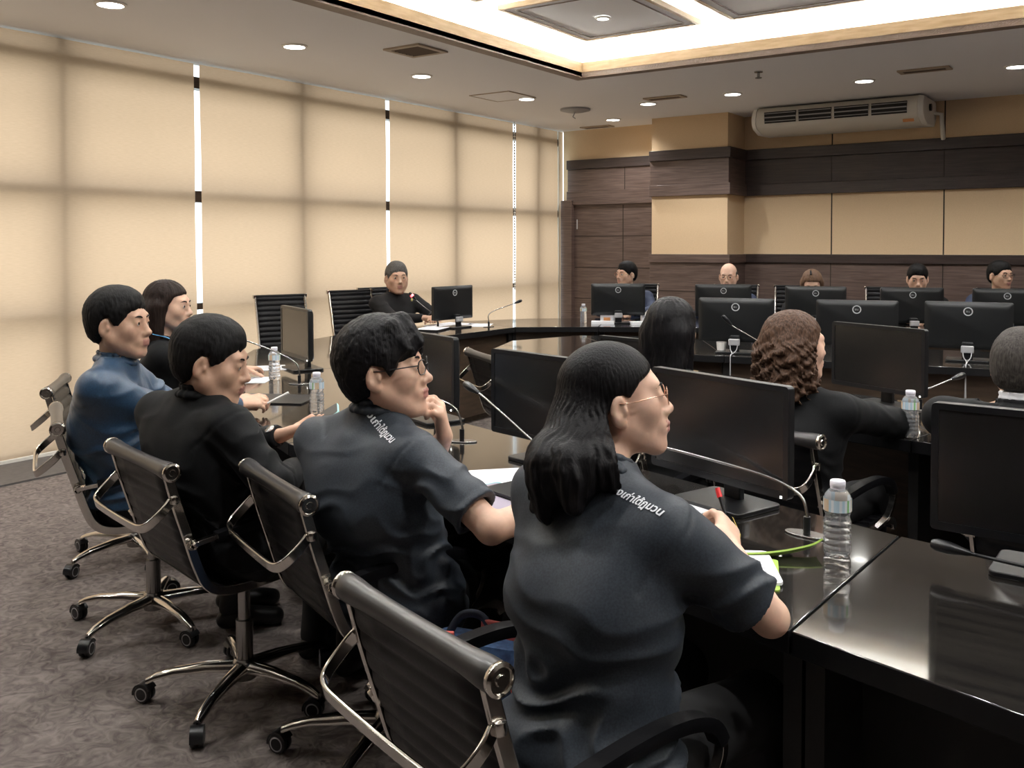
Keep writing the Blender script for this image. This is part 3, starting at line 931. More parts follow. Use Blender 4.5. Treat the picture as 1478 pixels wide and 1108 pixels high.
class Field:
    def __init__(s):
        s.ops = []
    def cone(s, a, b, ra, rb, k=.02, sub=False):
        s.ops.append(('c', np.array(a, float), np.array(b, float), ra, rb, k, sub)); return s
    def ell(s, c, r, R=None, k=.02, sub=False):
        s.ops.append(('e', np.array(c, float), np.eye(3) if R is None else R, np.array(r, float), None, k, sub)); return s
    def chain(s, pts, rs, k=.02, sub=False):
        for i in range(len(pts) - 1):
            s.cone(pts[i], pts[i + 1], rs[i], rs[i + 1], k, sub)
        return s
    def fn(s, f):
        s.ops.append(('f', f)); return s
    def bounds(s):
        lo, hi = np.full(3, 1e9), np.full(3, -1e9)
        for o in s.ops:
            if o[0] == 'c' and not o[6]:
                r = max(o[3], o[4])
                lo = np.minimum(lo, np.minimum(o[1], o[2]) - r); hi = np.maximum(hi, np.maximum(o[1], o[2]) + r)
            if o[0] == 'e' and not o[6]:
                e = np.sqrt(((o[2] * o[3]) ** 2).sum(1))
                lo = np.minimum(lo, o[1] - e); hi = np.maximum(hi, o[1] + e)
        return lo - .03, hi + .03
    def __call__(s, P):
        d = np.full(len(P), 9.0)
        for o in s.ops:
            if o[0] == 'f':
                d = o[1](P, d); continue
            if o[0] == 'c':
                _, a, b, ra, rb, k, sub = o
                ba = b - a; L2 = max(1e-12, ba @ ba)
                pa = P - a
                t = np.clip(pa @ ba / L2, 0, 1)
                q = np.sqrt(((pa - t[:, None] * ba) ** 2).sum(1)) - (ra + (rb - ra) * t)
            else:
                _, c, R, r, _, k, sub = o
                l = (P - c) @ R
                k0 = np.sqrt(((l / r) ** 2).sum(1)); k1 = np.sqrt(((l / (r * r)) ** 2).sum(1))
                q = k0 * (k0 - 1) / np.maximum(k1, 1e-6)
            if sub:
                h = np.clip(.5 - .5 * (d + q) / k, 0, 1)
                d = d * (1 - h) + (-q) * h + k * h * (1 - h)
            else:
                h = np.clip(.5 + .5 * (q - d) / k, 0, 1)
                d = q * (1 - h) + d * h - k * h * (1 - h)
        return d

def mesh_field(F, h, lo=None, hi=None):
    a, b = F.bounds()
    lo = a if lo is None else np.maximum(a, lo)
    hi = b if hi is None else np.minimum(b, hi)
    c = 4
    n = (np.ceil((hi - lo) / (h * c)).astype(int) + 1) * c
    ax = [lo[i] + h * np.arange(n[i]) for i in range(3)]
    cx = [x[c // 2::c] - 0 for x in ax]
    G = np.stack(np.meshgrid(*cx, indexing='ij'), -1).reshape(-1, 3)
    D = F(G).reshape([len(x) for x in cx])
    near = np.abs(D) < h * c * 1.0 + .028
    rep = lambda A: A.repeat(c, 0).repeat(c, 1).repeat(c, 2)
    V = np.where(rep(D) < 0, -1., 1.)
    m = rep(near)
    idx = np.argwhere(m)
    P = lo + idx * h
    V[m] = F(P)
    return surface_nets(V, lo, h)

def surface_nets(V, lo, h):
    V = np.pad(V, 1, constant_values=1.)
    lo = lo - h
    S_ = V < 0
    cnt = np.zeros(np.array(V.shape) - 1, int)
    for dx in (0, 1):
        for dy in (0, 1):
            for dz in (0, 1):
                cnt += S_[dx:S_.shape[0] - 1 + dx, dy:S_.shape[1] - 1 + dy, dz:S_.shape[2] - 1 + dz]
    act = (cnt > 0) & (cnt < 8)
    I = np.argwhere(act)
    vid = np.full(act.shape, -1)
    vid[act] = np.arange(len(I))
    acc = np.zeros((len(I), 3)); num = np.zeros(len(I))
    corners = [(0, 0, 0), (1, 0, 0), (0, 1, 0), (1, 1, 0), (0, 0, 1), (1, 0, 1), (0, 1, 1), (1, 1, 1)]
    val = [V[I[:, 0] + c[0], I[:, 1] + c[1], I[:, 2] + c[2]] for c in corners]
    for i in range(8):
        for j in range(i + 1, 8):
            ci, cj = np.array(corners[i]), np.array(corners[j])
            if np.abs(ci - cj).sum() != 1: continue
            a, b = val[i], val[j]
            x = (a < 0) != (b < 0)
            t = np.where(x, a / np.where(x, a - b, 1), 0)
            acc += np.where(x[:, None], ci + t[:, None] * (cj - ci), 0); num += x
    Pv = lo + (I + acc / num[:, None]) * h
    faces = []
    for axn in range(3):
        sl0 = [slice(1, -1)] * 3; sl0[axn] = slice(0, -1)
        sl1 = [slice(1, -1)] * 3; sl1[axn] = slice(1, None)
        s0, s1 = S_[tuple(sl0)], S_[tuple(sl1)]
        E_ = np.argwhere(s0 != s1)
        if not len(E_): continue
        off_ = np.ones(3, int); off_[axn] = 0
        E_ = E_ + off_
        u, w = (axn + 1) % 3, (axn + 2) % 3
        du = np.zeros(3, int); du[u] = 1
        dw = np.zeros(3, int); dw[w] = 1
        g = lambda q: vid[q[:, 0], q[:, 1], q[:, 2]]
        q = np.stack([g(E_ - du - dw), g(E_ - dw), g(E_), g(E_ - du)], 1)
        fl = ~S_[E_[:, 0], E_[:, 1], E_[:, 2]]
        q[fl] = q[fl][:, ::-1]
        faces.append(q)
    return Pv, np.concatenate(faces)

def field_obj(name, F, h, mats, root, face_mat=None, relax=0, lo=None, hi=None):
    P, Q = mesh_field(F, h, lo, hi)
    o0 = np.array(root.location)
    me = bpy.data.meshes.new(name)
    me.vertices.add(len(P)); me.vertices.foreach_set('co', (P - o0).astype(np.float32).ravel())
    me.loops.add(len(Q) * 4); me.loops.foreach_set('vertex_index', Q.astype(np.int32).ravel())
    me.polygons.add(len(Q)); me.polygons.foreach_set('loop_start', np.arange(0, len(Q) * 4, 4, dtype=np.int32))
    ms = mats if isinstance(mats, (list, tuple)) else [mats]
    for m in ms: me.materials.append(MT[m] if isinstance(m, str) else m)
    if face_mat is not None:
        me.polygons.foreach_set('material_index', face_mat(P[Q].mean(1)).astype(np.int32))
    me.polygons.foreach_set('use_smooth', np.ones(len(Q), bool))
    me.update(calc_edges=True); me.validate()
    o = bpy.data.objects.new(name, me)
    COL.objects.link(o); o.parent = root
    return o

def wave_noise(seed, scale, n=9, stretch=(1, 1, 1)):
    r = np.random.RandomState(seed)
    K = r.randn(n, 3) * scale * np.array(stretch); ph = r.rand(n) * 6.28
    def f(P):
        q = P + .012 * np.sin(P[:, [1, 2, 0]] * scale * .9 + ph[:3])
        return np.sin(q @ K.T + ph).sum(1) / math.sqrt(n)
    return f

# skin, hair, cloth materials
def skin(name, c, lip):
    m = mat(name, c, .52, Subsurface_Weight=.08, Subsurface_Scale=.01)
    tex(m, (1, 1, 1), 55, 4, tuple(x * .93 for x in c), tuple(min(1, x * 1.06) for x in c), .3, .7, .04, .002)
    MT[name] = m
    MT[name + '_lip'] = mat(name + '_lip', lip, .45)
skin('skin_fair', (.68, .44, .325), (.48, .22, .19))
skin('skin_tan', (.53, .32, .22), (.39, .18, .145))
skin('skin_warm', (.62, .39, .28), (.45, .20, .165))
def hairm(name, c0, c1, rough=.42, s=(90, 90, 7)):
    m = mat(name, c0, rough + .08, spec=.14)
    MT[name] = tex(m, s, 3, 4, c0, c1, .3, .75, .45, .003, rough=(rough, rough + .2))
hairm('hair_black', (.004, .0036, .004), (.010, .009, .010), .36)
hairm('hair_short', (.005, .0045, .0045), (.013, .012, .012), .48, (70, 70, 16))
hairm('hair_brown', (.026, .014, .009), (.125, .070, .045), .42, (70, 70, 14))
hairm('hair_darkbrown', (.009, .006, .005), (.030, .017, .013))
hairm('hair_grey', (.022, .019, .017), (.085, .074, .066), .5, (70, 70, 16))
hairm('hair_silver', (.050, .046, .043), (.16, .15, .14), .5, (70, 70, 16))
hairm('hair_light', (.09, .052, .034), (.22, .135, .09))
MT['polo'] = tex(mat('polo', (.04, .045, .055), .52, spec=.3, Sheen_Weight=.04), (1, 1, 1), 260, 2, (.022, .028, .037), (.034, .042, .054), bump=.12, dist=.0006)
MT['suit'] = tex(mat('suit', (.007, .007, .008), .7, spec=.15, Sheen_Weight=.02), (1, 1, 1), 260, 2, (.0035, .0037, .0042), (.0060, .0062, .0070), bump=.1, dist=.0006)
MT['suit_brown'] = tex(mat('suit_brown', (.02, .018, .018), .8, spec=.15, Sheen_Weight=.05), (1, 1, 1), 260, 2, (.012, .0115, .012), (.019, .018, .019), bump=.1, dist=.0006)
MT['navy'] = tex(mat('navy', (.012, .04, .085), .42, Sheen_Weight=.15), (1, 1, 1), 200, 2, (.010, .034, .075), (.016, .052, .105), bump=.1, dist=.0006)
MT['suit_blue'] = mat('suit_blue', (.015, .025, .06), .7)
MT['trousers'] = mat('trousers', (.008, .008, .009), .8)
MT['shoe'] = mat('shoe', (.008, .007, .007), .35)
MT['shirt_white'] = mat('shirt_white', (.72, .72, .74), .8)
MT['lanyard'] = mat('lanyard', (.10, .30, .55), .6)
MT['eye'] = mat('eye', (.50, .46, .43), .3)
MT['iris'] = mat('iris', (.012, .008, .006), .15)
MT['frame_black'] = mat('frame_black', (.012, .011, .012), .3)
MT['frame_gold'] = mat('frame_gold', (.75, .48, .36), .2, 1.)
MT['print_white'] = mat('print_white', (.80, .82, .85), .7)
MT['watch'] = mat('watch', (.10, .10, .11), .35, .4)
MT['badge'] = mat('badge_gold', (.7, .62, .25), .4, .5)

class Head:
    """axes: y face, x right, z up"""
    def __init__(s, c, yaw_dir, pitch=0., roll=0., size=1.):
        f = unit(V3(yaw_dir[0], yaw_dir[1], 0)); x = V3(f[1], -f[0], 0); z = V3(0, 0, 1)
        cp, sp = math.cos(pitch), math.sin(pitch)
        f, z = f * cp + z * sp, z * cp - f * sp
        cr, sr = math.cos(roll), math.sin(roll)
        x, z = x * cr + z * sr, z * cr - x * sr
        s.c = np.array(c, float); s.R = np.stack([x, f, z], 1); s.s = size
    def p(s, x, y, z): return s.c + s.R @ (V3(x, y, z) * s.s)
    def local(s, P): return ((P - s.c) @ s.R) / s.s

def add_head(F, H, kind='m', nose=1., fat=0.):
    z = H.s; R = H.R
    E = lambda c, r, k=.02, sub=False, RR=None: F.ell(H.p(*c), V3(*r) * z, R if RR is None else R @ RR, k * z, sub)
    Cn = lambda a, b, ra, rb, k=.02, sub=False: F.cone(H.p(*a), H.p(*b), ra * z, rb * z, k * z, sub)
    fem = kind == 'f'
    E((0, -.012, .034), (.074, .094, .084))
    E((0, .028, -.028), (.060 + fat, .062, .078), .03)
    jw = (.046 if fem else .052) + fat
    for s in (-1, 1):
        Cn((s * jw, .006, -.048), (s * .018, .068, -.096), .020 + fat * .8, .017, .03)
        E((s * .040, .058, -.020), (.024 + fat * .6, .024, .030), .02)
    E((0, .074, -.098), (.022, .018, .016), .018)
    Cn((-.034, .076, .026), (.034, .076, .026), .0125, .0125, .02)
    for s in (-1, 1):
        E((s * .032, .098, .006), (.017, .014, .011), .014, True)
        E((s * .032, .0795, .005), (.0150, .0125, .0105), .004)
        Cn((s * .018, .0885, .0125), (s * .046, .080, .0115), .0042, .0040, .004)
        Cn((s * .020, .0865, -.0050), (s * .044, .080, -.0045), .0030, .0030, .004)
    Cn((0, .086, .012), (0, .104, -.026), .0075, .0105, .014)
    E((0, .104 + .004 * nose, -.029), (.0115, .011, .0095), .008)
    for s in (-1, 1):
        E((s * .0125, .097, -.033), (.0078, .010, .0075), .006)
        E((s * .0065, .102, -.0405), (.0035, .005, .003), .003, True)
    E((0, .082, -.060), (.030, .018, .020), .02)
    E((0, .0985, -.0565), (.021, .0075, .0055), .005)
    E((0, .0965, -.0685), (.018, .0080, .0062), .005)
    Cn((-.022, .094, -.0625), (.022, .094, -.0625), .0015, .0015, .004, True)
    Cn((0, .105, -.0625), (0, .112, -.0625), .0022, .0022, .004, True)
    for s in (-1, 1):
        RR = np.array(Matrix.Rotation(s * .42, 3, 'Z') @ Matrix.Rotation(-.18, 3, 'X'))
        E((s * .080, -.006, -.008), (.0095, .0190, .0325), .004, False, RR)
        E((s * .0915, -.001, -.003), (.0092, .0115, .0210), .003, True, RR)
        E((s * .078, -.001, -.034), (.0075, .010, .010), .006)
        E((s * .083, .008, -.010), (.004, .005, .009), .005)
    return F

def lip_mat(H):
    def f(C):
        L = H.local(C)
        return ((np.abs(L[:, 0]) < .021) & (L[:, 2] > -.076) & (L[:, 2] < -.0505) & (L[:, 1] > .0985 - 8 * L[:, 0] ** 2)).astype(int)
    return f

def add_hand(F, wrist, d, n, side, curl=.5, spread=.12, thumb=.5, s=1., k=.007, curls=None):
    """wrist point, finger direction d, palm normal n (towards the palm), side=+1: thumb on the +x side of (n x d)"""
    d = unit(np.array(d, float)); n = np.array(n, float); n = unit(n - d * (n @ d)); x = np.cross(d, n) * side
    w = np.array(wrist, float)
    B = lambda a, b, c: w + (x * a + d * b + n * c) * s
    for o in (-.026, -.009, .009, .025):
        F.cone(B(o * .62, .015, 0), B(o, .084, .002), .0150 * s, .0118 * s, .012)
    F.ell(B(.016, .035, .010), V3(.017, .030, .013) * s, np.stack([x, d, n], 1), .012)
    F.ell(B(-.018, .04, .006), V3(.012, .034, .012) * s, np.stack([x, d, n], 1), .012)
    spec = ((-.030, .046, .078), (-.011, .054, .084), (.010, .059, .087), (.029, .053, .084))
    for i, (o, L, b) in enumerate(spec):
        c = (curls[i] if curls is not None else curl * (1.15 - .08 * i))
        a = 0.
        p = B(o, b, .002)
        sx = (o / .03) * spread
        r = .0096 - .0012 * (i == 0)
        for j, seg in enumerate((.92, .62, .48)):
            a += c * (.75, 1., .75)[j]
            q = p + (d * math.cos(a) + n * math.sin(a) + x * sx * math.cos(a)) * L * seg * .56 * s
            r2 = r * (.93 if j < 2 else .82)
            F.cone(p, q, r * s, r2 * s, .0035 if j else .006)
            p, r = q, r2
    p = B(.024, .022, .006)
    t1 = unit(x * .75 + d * .60 + n * (.25 + .5 * thumb)); q = p + t1 * .042 * s
    F.cone(p, q, .0145 * s, .0112 * s, .010)
    t2 = unit(x * (.45 - .5 * thumb) + d * .85 + n * (.2 + .45 * thumb)); p2 = q + t2 * .034 * s
    F.cone(q, p2, .0112 * s, .0098 * s, .005)
    t3 = unit(x * (.25 - .6 * thumb) + d * .9 + n * (.2 + .35 * thumb)); F.cone(p2, p2 + t3 * .026 * s, .0098 * s, .0080 * s, .004)
    return F

def bridge(xs, ys):
    xs, ys = np.array(xs), np.array(ys)
    return lambda v: np.interp(v, xs, ys)

def short_hair(H, F, thick=.013, front=.062, side=-.012, nape=-.070, seed=1, top=.0, amp=.0022, recede=0.):
    """cap of hair following the skull, cut by a hairline that drops from forehead to nape"""
    z = H.s; R = H.R
    F.ell(H.p(0, -.013, .034), (V3(.074, .094, .084) + thick) * z, R, .02)
    F.ell(H.p(0, .0, .085 + top * .4), V3(.055, .068, .030 + top) * z, R, .03)
    F.ell(H.p(0, -.055, -.02), V3(.060 + thick * .5, .048, .062) * z, R, .03)
    ys = [-.14, -.06, -.034, -.024, -.012, .010, .020, .036, .056, .076, .105]
    zs = [nape, nape + .004, nape + .020, -.020, .022, .022, side + .004, side + .006, front - .038, front - .014, front]
    ln = bridge(ys, zs)
    wn_ = wave_noise(seed, 130, 10, (1, 1, .5)); wn2 = wave_noise(seed + 5, 50, 6)
    def cut(P, d):
        L = H.local(P)
        th = np.arctan2(L[:, 0] + .01, L[:, 1] + .045)
        zl = ln(L[:, 1]) + .0035 * wn_(P) + .003 * wn2(P)
        d = d + amp * .30 * wn_(P) + amp * .55 * np.sin(th * 44 + 2.2 * wn2(P)) * np.clip((.11 - L[:, 2]) / .04, 0, 1)
        d = d + z * thick * .85 * np.exp(-np.clip(L[:, 2] - zl, 0, 1) / .013)
        c = (zl - L[:, 2]) * .75 * z
        k = .004
        h = np.clip(.5 + .5 * (c - d) / k, 0, 1)
        return d * (1 - h) + c * h + k * h * (1 - h)
    F.fn(cut)
    return F

def glasses(H, root, m, metal=False, lens=True, rw=.0250, rh=.0185, r=.0013):
    mb = MB()
    o0 = Vector(root.location)
    g = lambda x, y, z: Vector(H.p(x, y, z)) - o0
    for s in (-1, 1):
        P = []
        for k in range(25):
            a = 2 * PI * k / 24
            e = 2.6
            ca, sa = math.cos(a), math.sin(a)
            x = rw * math.copysign(abs(ca) ** (2 / e), ca); zz = rh * math.copysign(abs(sa) ** (2 / e), sa)
            P.append(g(s * .034 + x, .1065 - abs(s * .034 + x) * .16 + abs(zz) * .02, .003 + zz))
        mb.tube(P, r, 6, cap=False)
        mb.tube([g(s * .059, .097, .010), g(s * .073, .075, .010), g(s * .082, .02, .006), g(s * .084, -.012, .006), g(s * .083, -.030, -.012)], r * 1.0, 6)
    mb.tube([g(-.010, .1045, .006), g(-.004, .1085, .008), g(.004, .1085, .008), g(.010, .1045, .006)], r, 6)
    gl = mb.build('eyeglasses', m, root, smooth=60)
    if lens:
        for s in (-1, 1):
            P = [g(s * .034 + (rw - .001) * math.cos(2 * PI * k / 20), .1062 - abs(s * .034 + rw * math.cos(2 * PI * k / 20)) * .16, .003 + (rh - .001) * math.sin(2 * PI * k / 20)) for k in range(20)]
            MB().add(P, [tuple(range(20))]).build('lens', 'pane', gl)
    return gl

def person(label, loc, face, pelvis, neck, shL, shR, elL, wrL, elR, wrR, head, hdir, pitch=0., roll=0., hsize=1., sex='m', sk='skin_tan',
           top='suit', sleeve='long', h=.006, hair=None, hairm_='hair_short', hand_L=None, hand_R=None, girth=1., fat=0., seed=1, knees=None, collar='suit', legs=True, fold=.004, nose=1., brow=True, cuffs=False):
    f = unit(V3(face[0], face[1], 0)); r = V3(f[1], -f[0], 0); U = V3(0, 0, 1)
    pelvis, neck, shL, shR = map(lambda q: np.array(q, float), (pelvis, neck, shL, shR))
    elL, wrL, elR, wrR = map(lambda q: np.array(q, float), (elL, wrL, elR, wrR))
    root = thing('person', label, 'person', (loc[0], loc[1], 0))
    H = Head(head, hdir, pitch, roll, hsize)
    sm = .5 * (shL + shR)
    sr = unit(shR - shL)
    chest = sm * .62 + pelvis * .38 + U * .0 - f * .015
    belly = sm * .30 + pelvis * .70 + f * .012
    kn = knees or (pelvis + f * .41 + r * .10 - U * .03, pelvis + f * .41 - r * .10 - U * .03)
    # ---- skin: one continuous body
    B = Field()
    g = girth
    def trunk(F, e):
        for s in (-1, 1):
            F.cone(pelvis + r * s * .075, belly + r * s * .060 * g, .105 * g + e, .095 * g + e, .06)
            F.cone(belly + r * s * .060 * g, chest + (sr * s * .075), .095 * g + e, .098 * g + e, .06)
        F.cone(chest + sr * -.08, shL - sr * -.035 - U * .012, .090 * g + e, .058 + e, .05)
        F.cone(chest + sr * .08, shR - sr * .035 - U * .012, .090 * g + e, .058 + e, .05)
        F.cone(shL - sr * -.02, neck - sr * .02 - U * .01, .050 + e, .050 + e, .05)
        F.cone(shR - sr * .02, neck + sr * .02 - U * .01, .050 + e, .050 + e, .05)
        F.cone(chest, sm, .10 * g + e, .06 + e, .07)
        F.cone(sm - sr * .10 - U * .05 - f * .012, sm + sr * .10 - U * .05 - f * .012, .074 * g + e, .074 * g + e, .07)
        F.cone(chest - sr * .06 - f * .008, chest + sr * .06 - f * .008, .100 * g + e, .100 * g + e, .07)
        return F
    trunk(B, -.016)
    for s, k_ in ((1, kn[0]), (-1, kn[1])):
        B.cone(pelvis + r * s * .085 - U * .02, k_, .062, .048, .04)
        ank = V3(k_[0], k_[1], .09) - f * .04
        B.cone(k_, ank, .046, .032, .02)
        B.cone(ank - U * .03, ank + f * .13 - U * .05, .030, .022, .02)
    for sh, el, wr in ((shL, elL, wrL), (shR, elR, wrR)):
        fem = sex == 'f'
        B.cone(sh, el, .044 if not fem else .040, .037 if not fem else .034, .03)
        mid = el * .62 + wr * .38
        B.cone(el, mid, .037 if not fem else .033, .036 if not fem else .031, .012)
        B.cone(mid, wr, .036 if not fem else .031, .024 if not fem else .021, .012)
    hs = .94 if sex == 'f' else 1.0
    for hd, el, wr, sd in ((hand_L, elL, wrL, -1), (hand_R, elR, wrR, 1)):
        d = unit(wr - el)
        o = dict(d=d, n=-U, curl=.45)
        if hd: o.update(hd)
        o.setdefault('side', sd)
        add_hand(B, wr, o['d'], o['n'], o['side'], o['curl'], o.get('spread', .10), o.get('thumb', .5), hs, curls=o.get('curls'))
    jawb = H.p(0, -.020, -.050)
    B.cone(neck - U * .05, jawb, .056 if sex == 'm' else .048, .050 if sex == 'm' else .043, .035)
    add_head(B, H, sex, nose, fat)
    body = field_obj('body', B, h, [sk, sk + '_lip'], root, lip_mat(H))
    # ---- eyes, brows
    o0 = Vector(root.location)
    for s in (-1, 1):
        ey = MB()
        c = Vector(H.p(s * .032, .0803, .0040)) - o0
        R = Matrix([list(x) for x in H.R])
        hz = H.s
        ey.lathe([(0.0001, -.0112 * hz)] + [(.0112 * hz * math.sin(a), -.0112 * hz * math.cos(a)) for a in np.linspace(.2, PI - .52, 9)], 14, c, 0, R @ Matrix.Rotation(-PI / 2, 3, 'X'))
        ey.lathe([(.0056 * hz, .0098 * hz), (.0036 * hz, .0108 * hz), (0.0001, .0112 * hz)], 14, c, 1, R @ Matrix.Rotation(-PI / 2, 3, 'X'))
        ey.build('eye', ['eye', 'iris'], root, smooth=80)
        if brow:
            P = [Vector(H.p(s * x, y, z)) - o0 for x, y, z in ((.015, .0925, .0235), (.026, .0925, .0275), (.038, .0865, .0275), (.048, .077, .0225))]
            MB().tube(smooth_path(P, 4), [.0022] * 3 + [.003] * 5 + [.0026] * 3 + [.0012] * 2, 6).build('eyebrow', hairm_, root, smooth=80)
    # ---- upper garment
    nd = unit(unit(H.p(0, -.02, -.05) - neck) * .6 + U * .7 + f * .15)
    T = Field()
    e = .0
    trunk(T, e)
    T.cone(neck - U * .05, neck + nd * (.034 if collar == 'polo' else .020), .072, .063 if sex == 'm' else .056, .03)
    T.cone(pelvis + r * .10 - U * .03, pelvis - r * .10 - U * .03, .112 * g, .112 * g, .05)
    sl = .62 if sleeve == 'short' else 1.
    arms = []
    for sh, el, wr in ((shL, elL, wrL), (shR, elR, wrR)):
        if sleeve == 'short':
            end = sh + (el - sh) * .80
            T.cone(sh, end, .058, .064, .035)
            arms.append((sh, end, el))
        else:
            T.cone(sh, el, .062 * g ** .5, .054 * g ** .5, .035)
            T.cone(el, wr - unit(wr - el) * .012, .054 * g ** .5, .037, .025)
            arms.append((el, wr - unit(wr - el) * .0, wr))
    seam = 1. if h < .0075 else 0.
    nz1 = wave_noise(seed, 26, 7); nz2 = wave_noise(seed + 3, 9, 5)
    waist = pelvis[2] + .10
    def folds(P, d):
        w = np.exp(-((P[:, 2] - waist) / .13) ** 2)
        a = 0
        for sh, el, wr in ((shL, elL, wrL), (shR, elR, wrR)):
            dd = np.sqrt(((P - (sh * .55 + el * .45)) ** 2).sum(1))
            a = a + np.exp(-(dd / .10) ** 2) * .8
            dd = np.sqrt(((P - el) ** 2).sum(1))
            a = a + np.exp(-(dd / .08) ** 2) * .8
        q = nz1(P)
        rid = 1 - np.abs(np.sin(q * 1.4 + P[:, 2] * 34))
        for sh, el, wr in ((shL, elL, wrL), (shR, elR, wrR)):
            ax = unit(el - sh); t = (P - sh) @ ax + .012
            dd = np.sqrt(((P - sh) ** 2).sum(1))
            d = d + .0028 * np.exp(-(t / .0045) ** 2) * (dd < .13) * (seam)
            if sleeve == 'short':
                t2 = (P - (sh + (el - sh) * .80)) @ ax + .022
                d = d + .0018 * np.exp(-(t2 / .004) ** 2) * (dd > .08) * (np.abs((P - sh) @ ax) < .4) * (np.sqrt(((P - sh - ((P - sh) @ ax)[:, None] * ax) ** 2).sum(1)) < .09)
        return d - (fold * (w + a * .9 + .12) * (rid * 1.5 - .5) + .0016 * nz2(P))
    T.fn(folds)
    # neckline and hem cuts
    ctop = neck + nd * (.030 if collar == 'polo' else .016)
    hem = pelvis[2] - .085 if sleeve == 'short' else pelvis[2] - .02
    def cuts(P, d):
        nk = np.sqrt(((P - neck) ** 2).sum(1))
        up_ = (P - ctop) @ nd
        near = nk < .13
        d = np.where(near, np.maximum(d, up_), d)
        d = np.maximum(d, hem + .012 * np.sin(P @ r * 30) - P[:, 2])
        for a, b, c in arms:
            ax = unit(b - a)
            t = (P - b) @ ax
            dist = np.sqrt(((P - b - t[:, None] * ax) ** 2).sum(1))
            m = (dist < .085) & (t > -.08) & (t < .12)
            if sleeve == 'short':
                # sleeve hem: flat cut, hollow inside
                d = np.where(m, np.maximum(d, t), d)
                hol = np.maximum(dist - (.046), -(t + .022))
                d = np.where(m, np.maximum(d, -hol), d)
            else:
                d = np.where(m, np.maximum(d, t + .008), d)
        # hollow neckline
        t = (P - ctop) @ nd
        q = P - ctop - t[:, None] * nd
        dist = np.sqrt((q ** 2).sum(1))
        hol = np.maximum(dist - (.057 if sex == 'm' else .050), -(t + .022))
        return np.maximum(d, -hol)
    T.fn(cuts)
    tn = {'polo': 'polo_shirt', 'navy': 'jacket'}.get(top, 'suit_jacket')
    shirt = field_obj(tn, T, h if h > .005 else .0050, top, root)
    sm_ = shirt.modifiers.new('smooth', 'SMOOTH'); sm_.factor = .5; sm_.iterations = 2
    # collar
    cf = Field()
    a0 = neck + nd * (.020 if collar == 'polo' else .004)
    ax1 = unit(np.cross(nd, r)); ax1 = ax1 if ax1 @ f > 0 else -ax1
    ring = []
    cr = (.0655 if sex == 'm' else .058)
    for k in range(15):
        a = -PI / 2 + (k - 7) / 7 * (2.75 if collar != 'none' else 2.9)
        ring.append(a0 + (r * math.cos(a) + ax1 * math.sin(a)) * cr + nd * (.012 if collar == 'polo' else .016) - nd * .012 * abs((k - 7) / 7) ** 3)
    for p, q in zip(ring, ring[1:]):
        cf.cone(p - nd * .012, q - nd * .012, .0085, .0085, .006)
        cf.cone(p + nd * .006, q + nd * .006, .0065, .0065, .006)
        if collar in ('polo', 'suit'):
            outp = unit(p - a0) * .010
            cf.cone(p + outp - nd * .022, q + outp - nd * .022, .0075, .0075, .012)
    field_obj('collar', cf, .0045 if h < .006 else .007, top, root)
    # ---- trousers, shoes
    if legs:
        L = Field()
        L.cone(pelvis + r * .070 - U * .02, pelvis - r * .070 - U * .02, .088 * g, .088 * g, .05)
        for s, k_ in ((1, kn[0]), (-1, kn[1])):
            ank = V3(k_[0], k_[1], .09) - f * .04
            L.cone(pelvis + r * s * .085 - U * .01, k_, .086, .064, .04)
            L.cone(k_, ank, .062, .052, .03)
        wz = pelvis[2] + .085
        L.fn(lambda P, d: np.maximum(np.maximum(d - .003 * nz1(P), P[:, 2] - wz), .075 - P[:, 2]))
        field_obj('trousers', L, max(h, .008), 'trousers', root)
        for s, k_ in ((1, kn[0]), (-1, kn[1])):
            ank = V3(k_[0], k_[1], .09) - f * .04
            sf = Field()
            sf.cone(ank - U * .035, ank + f * .15 - U * .055, .042, .034, .02).cone(ank - U * .01, ank - U * .045 - f * .03, .040, .036, .02)
            sf.fn(lambda P, d: np.maximum(d, .002 - P[:, 2]))
            field_obj('shoe', sf, .010, 'shoe', root)
    if hair is not None:
        hf = Field()
        hm = hair(H, hf)
        field_obj('hair', hf, hm or h, hairm_, root)
    return root, H, shirt, dict(f=f, r=r, neck=neck, nd=nd, chest=chest, body=body)

def watch_on(root, a, b, t, rad, m, w=.012, name='wristband', face=None):
    """band round a forearm from a to b at fraction t"""
    a, b = Vector(a), Vector(b)
    ax = (b - a).normalized()
    c = a.lerp(b, t) - Vector(root.location)
    R = Vector((0, 0, 1)).rotation_difference(ax).to_matrix()
    o = MB().lathe([(rad, -w), (rad + .003, -w), (rad + .0038, 0), (rad + .003, w), (rad, w)], 24, c, 0, R).build(name, m, root, smooth=50)
    if face is not None:
        n = Vector(face); n = (n - ax * n.dot(ax)).normalized()
        R2 = Vector((0, 0, 1)).rotation_difference(n).to_matrix()
        MB().lathe([(0, 0), (.017, 0), (.018, .006), (.015, .009), (0, .009)], 20, c + n * rad, 0, R2).build('watch_face', 'chrome_dim', o, smooth=50)
    return o

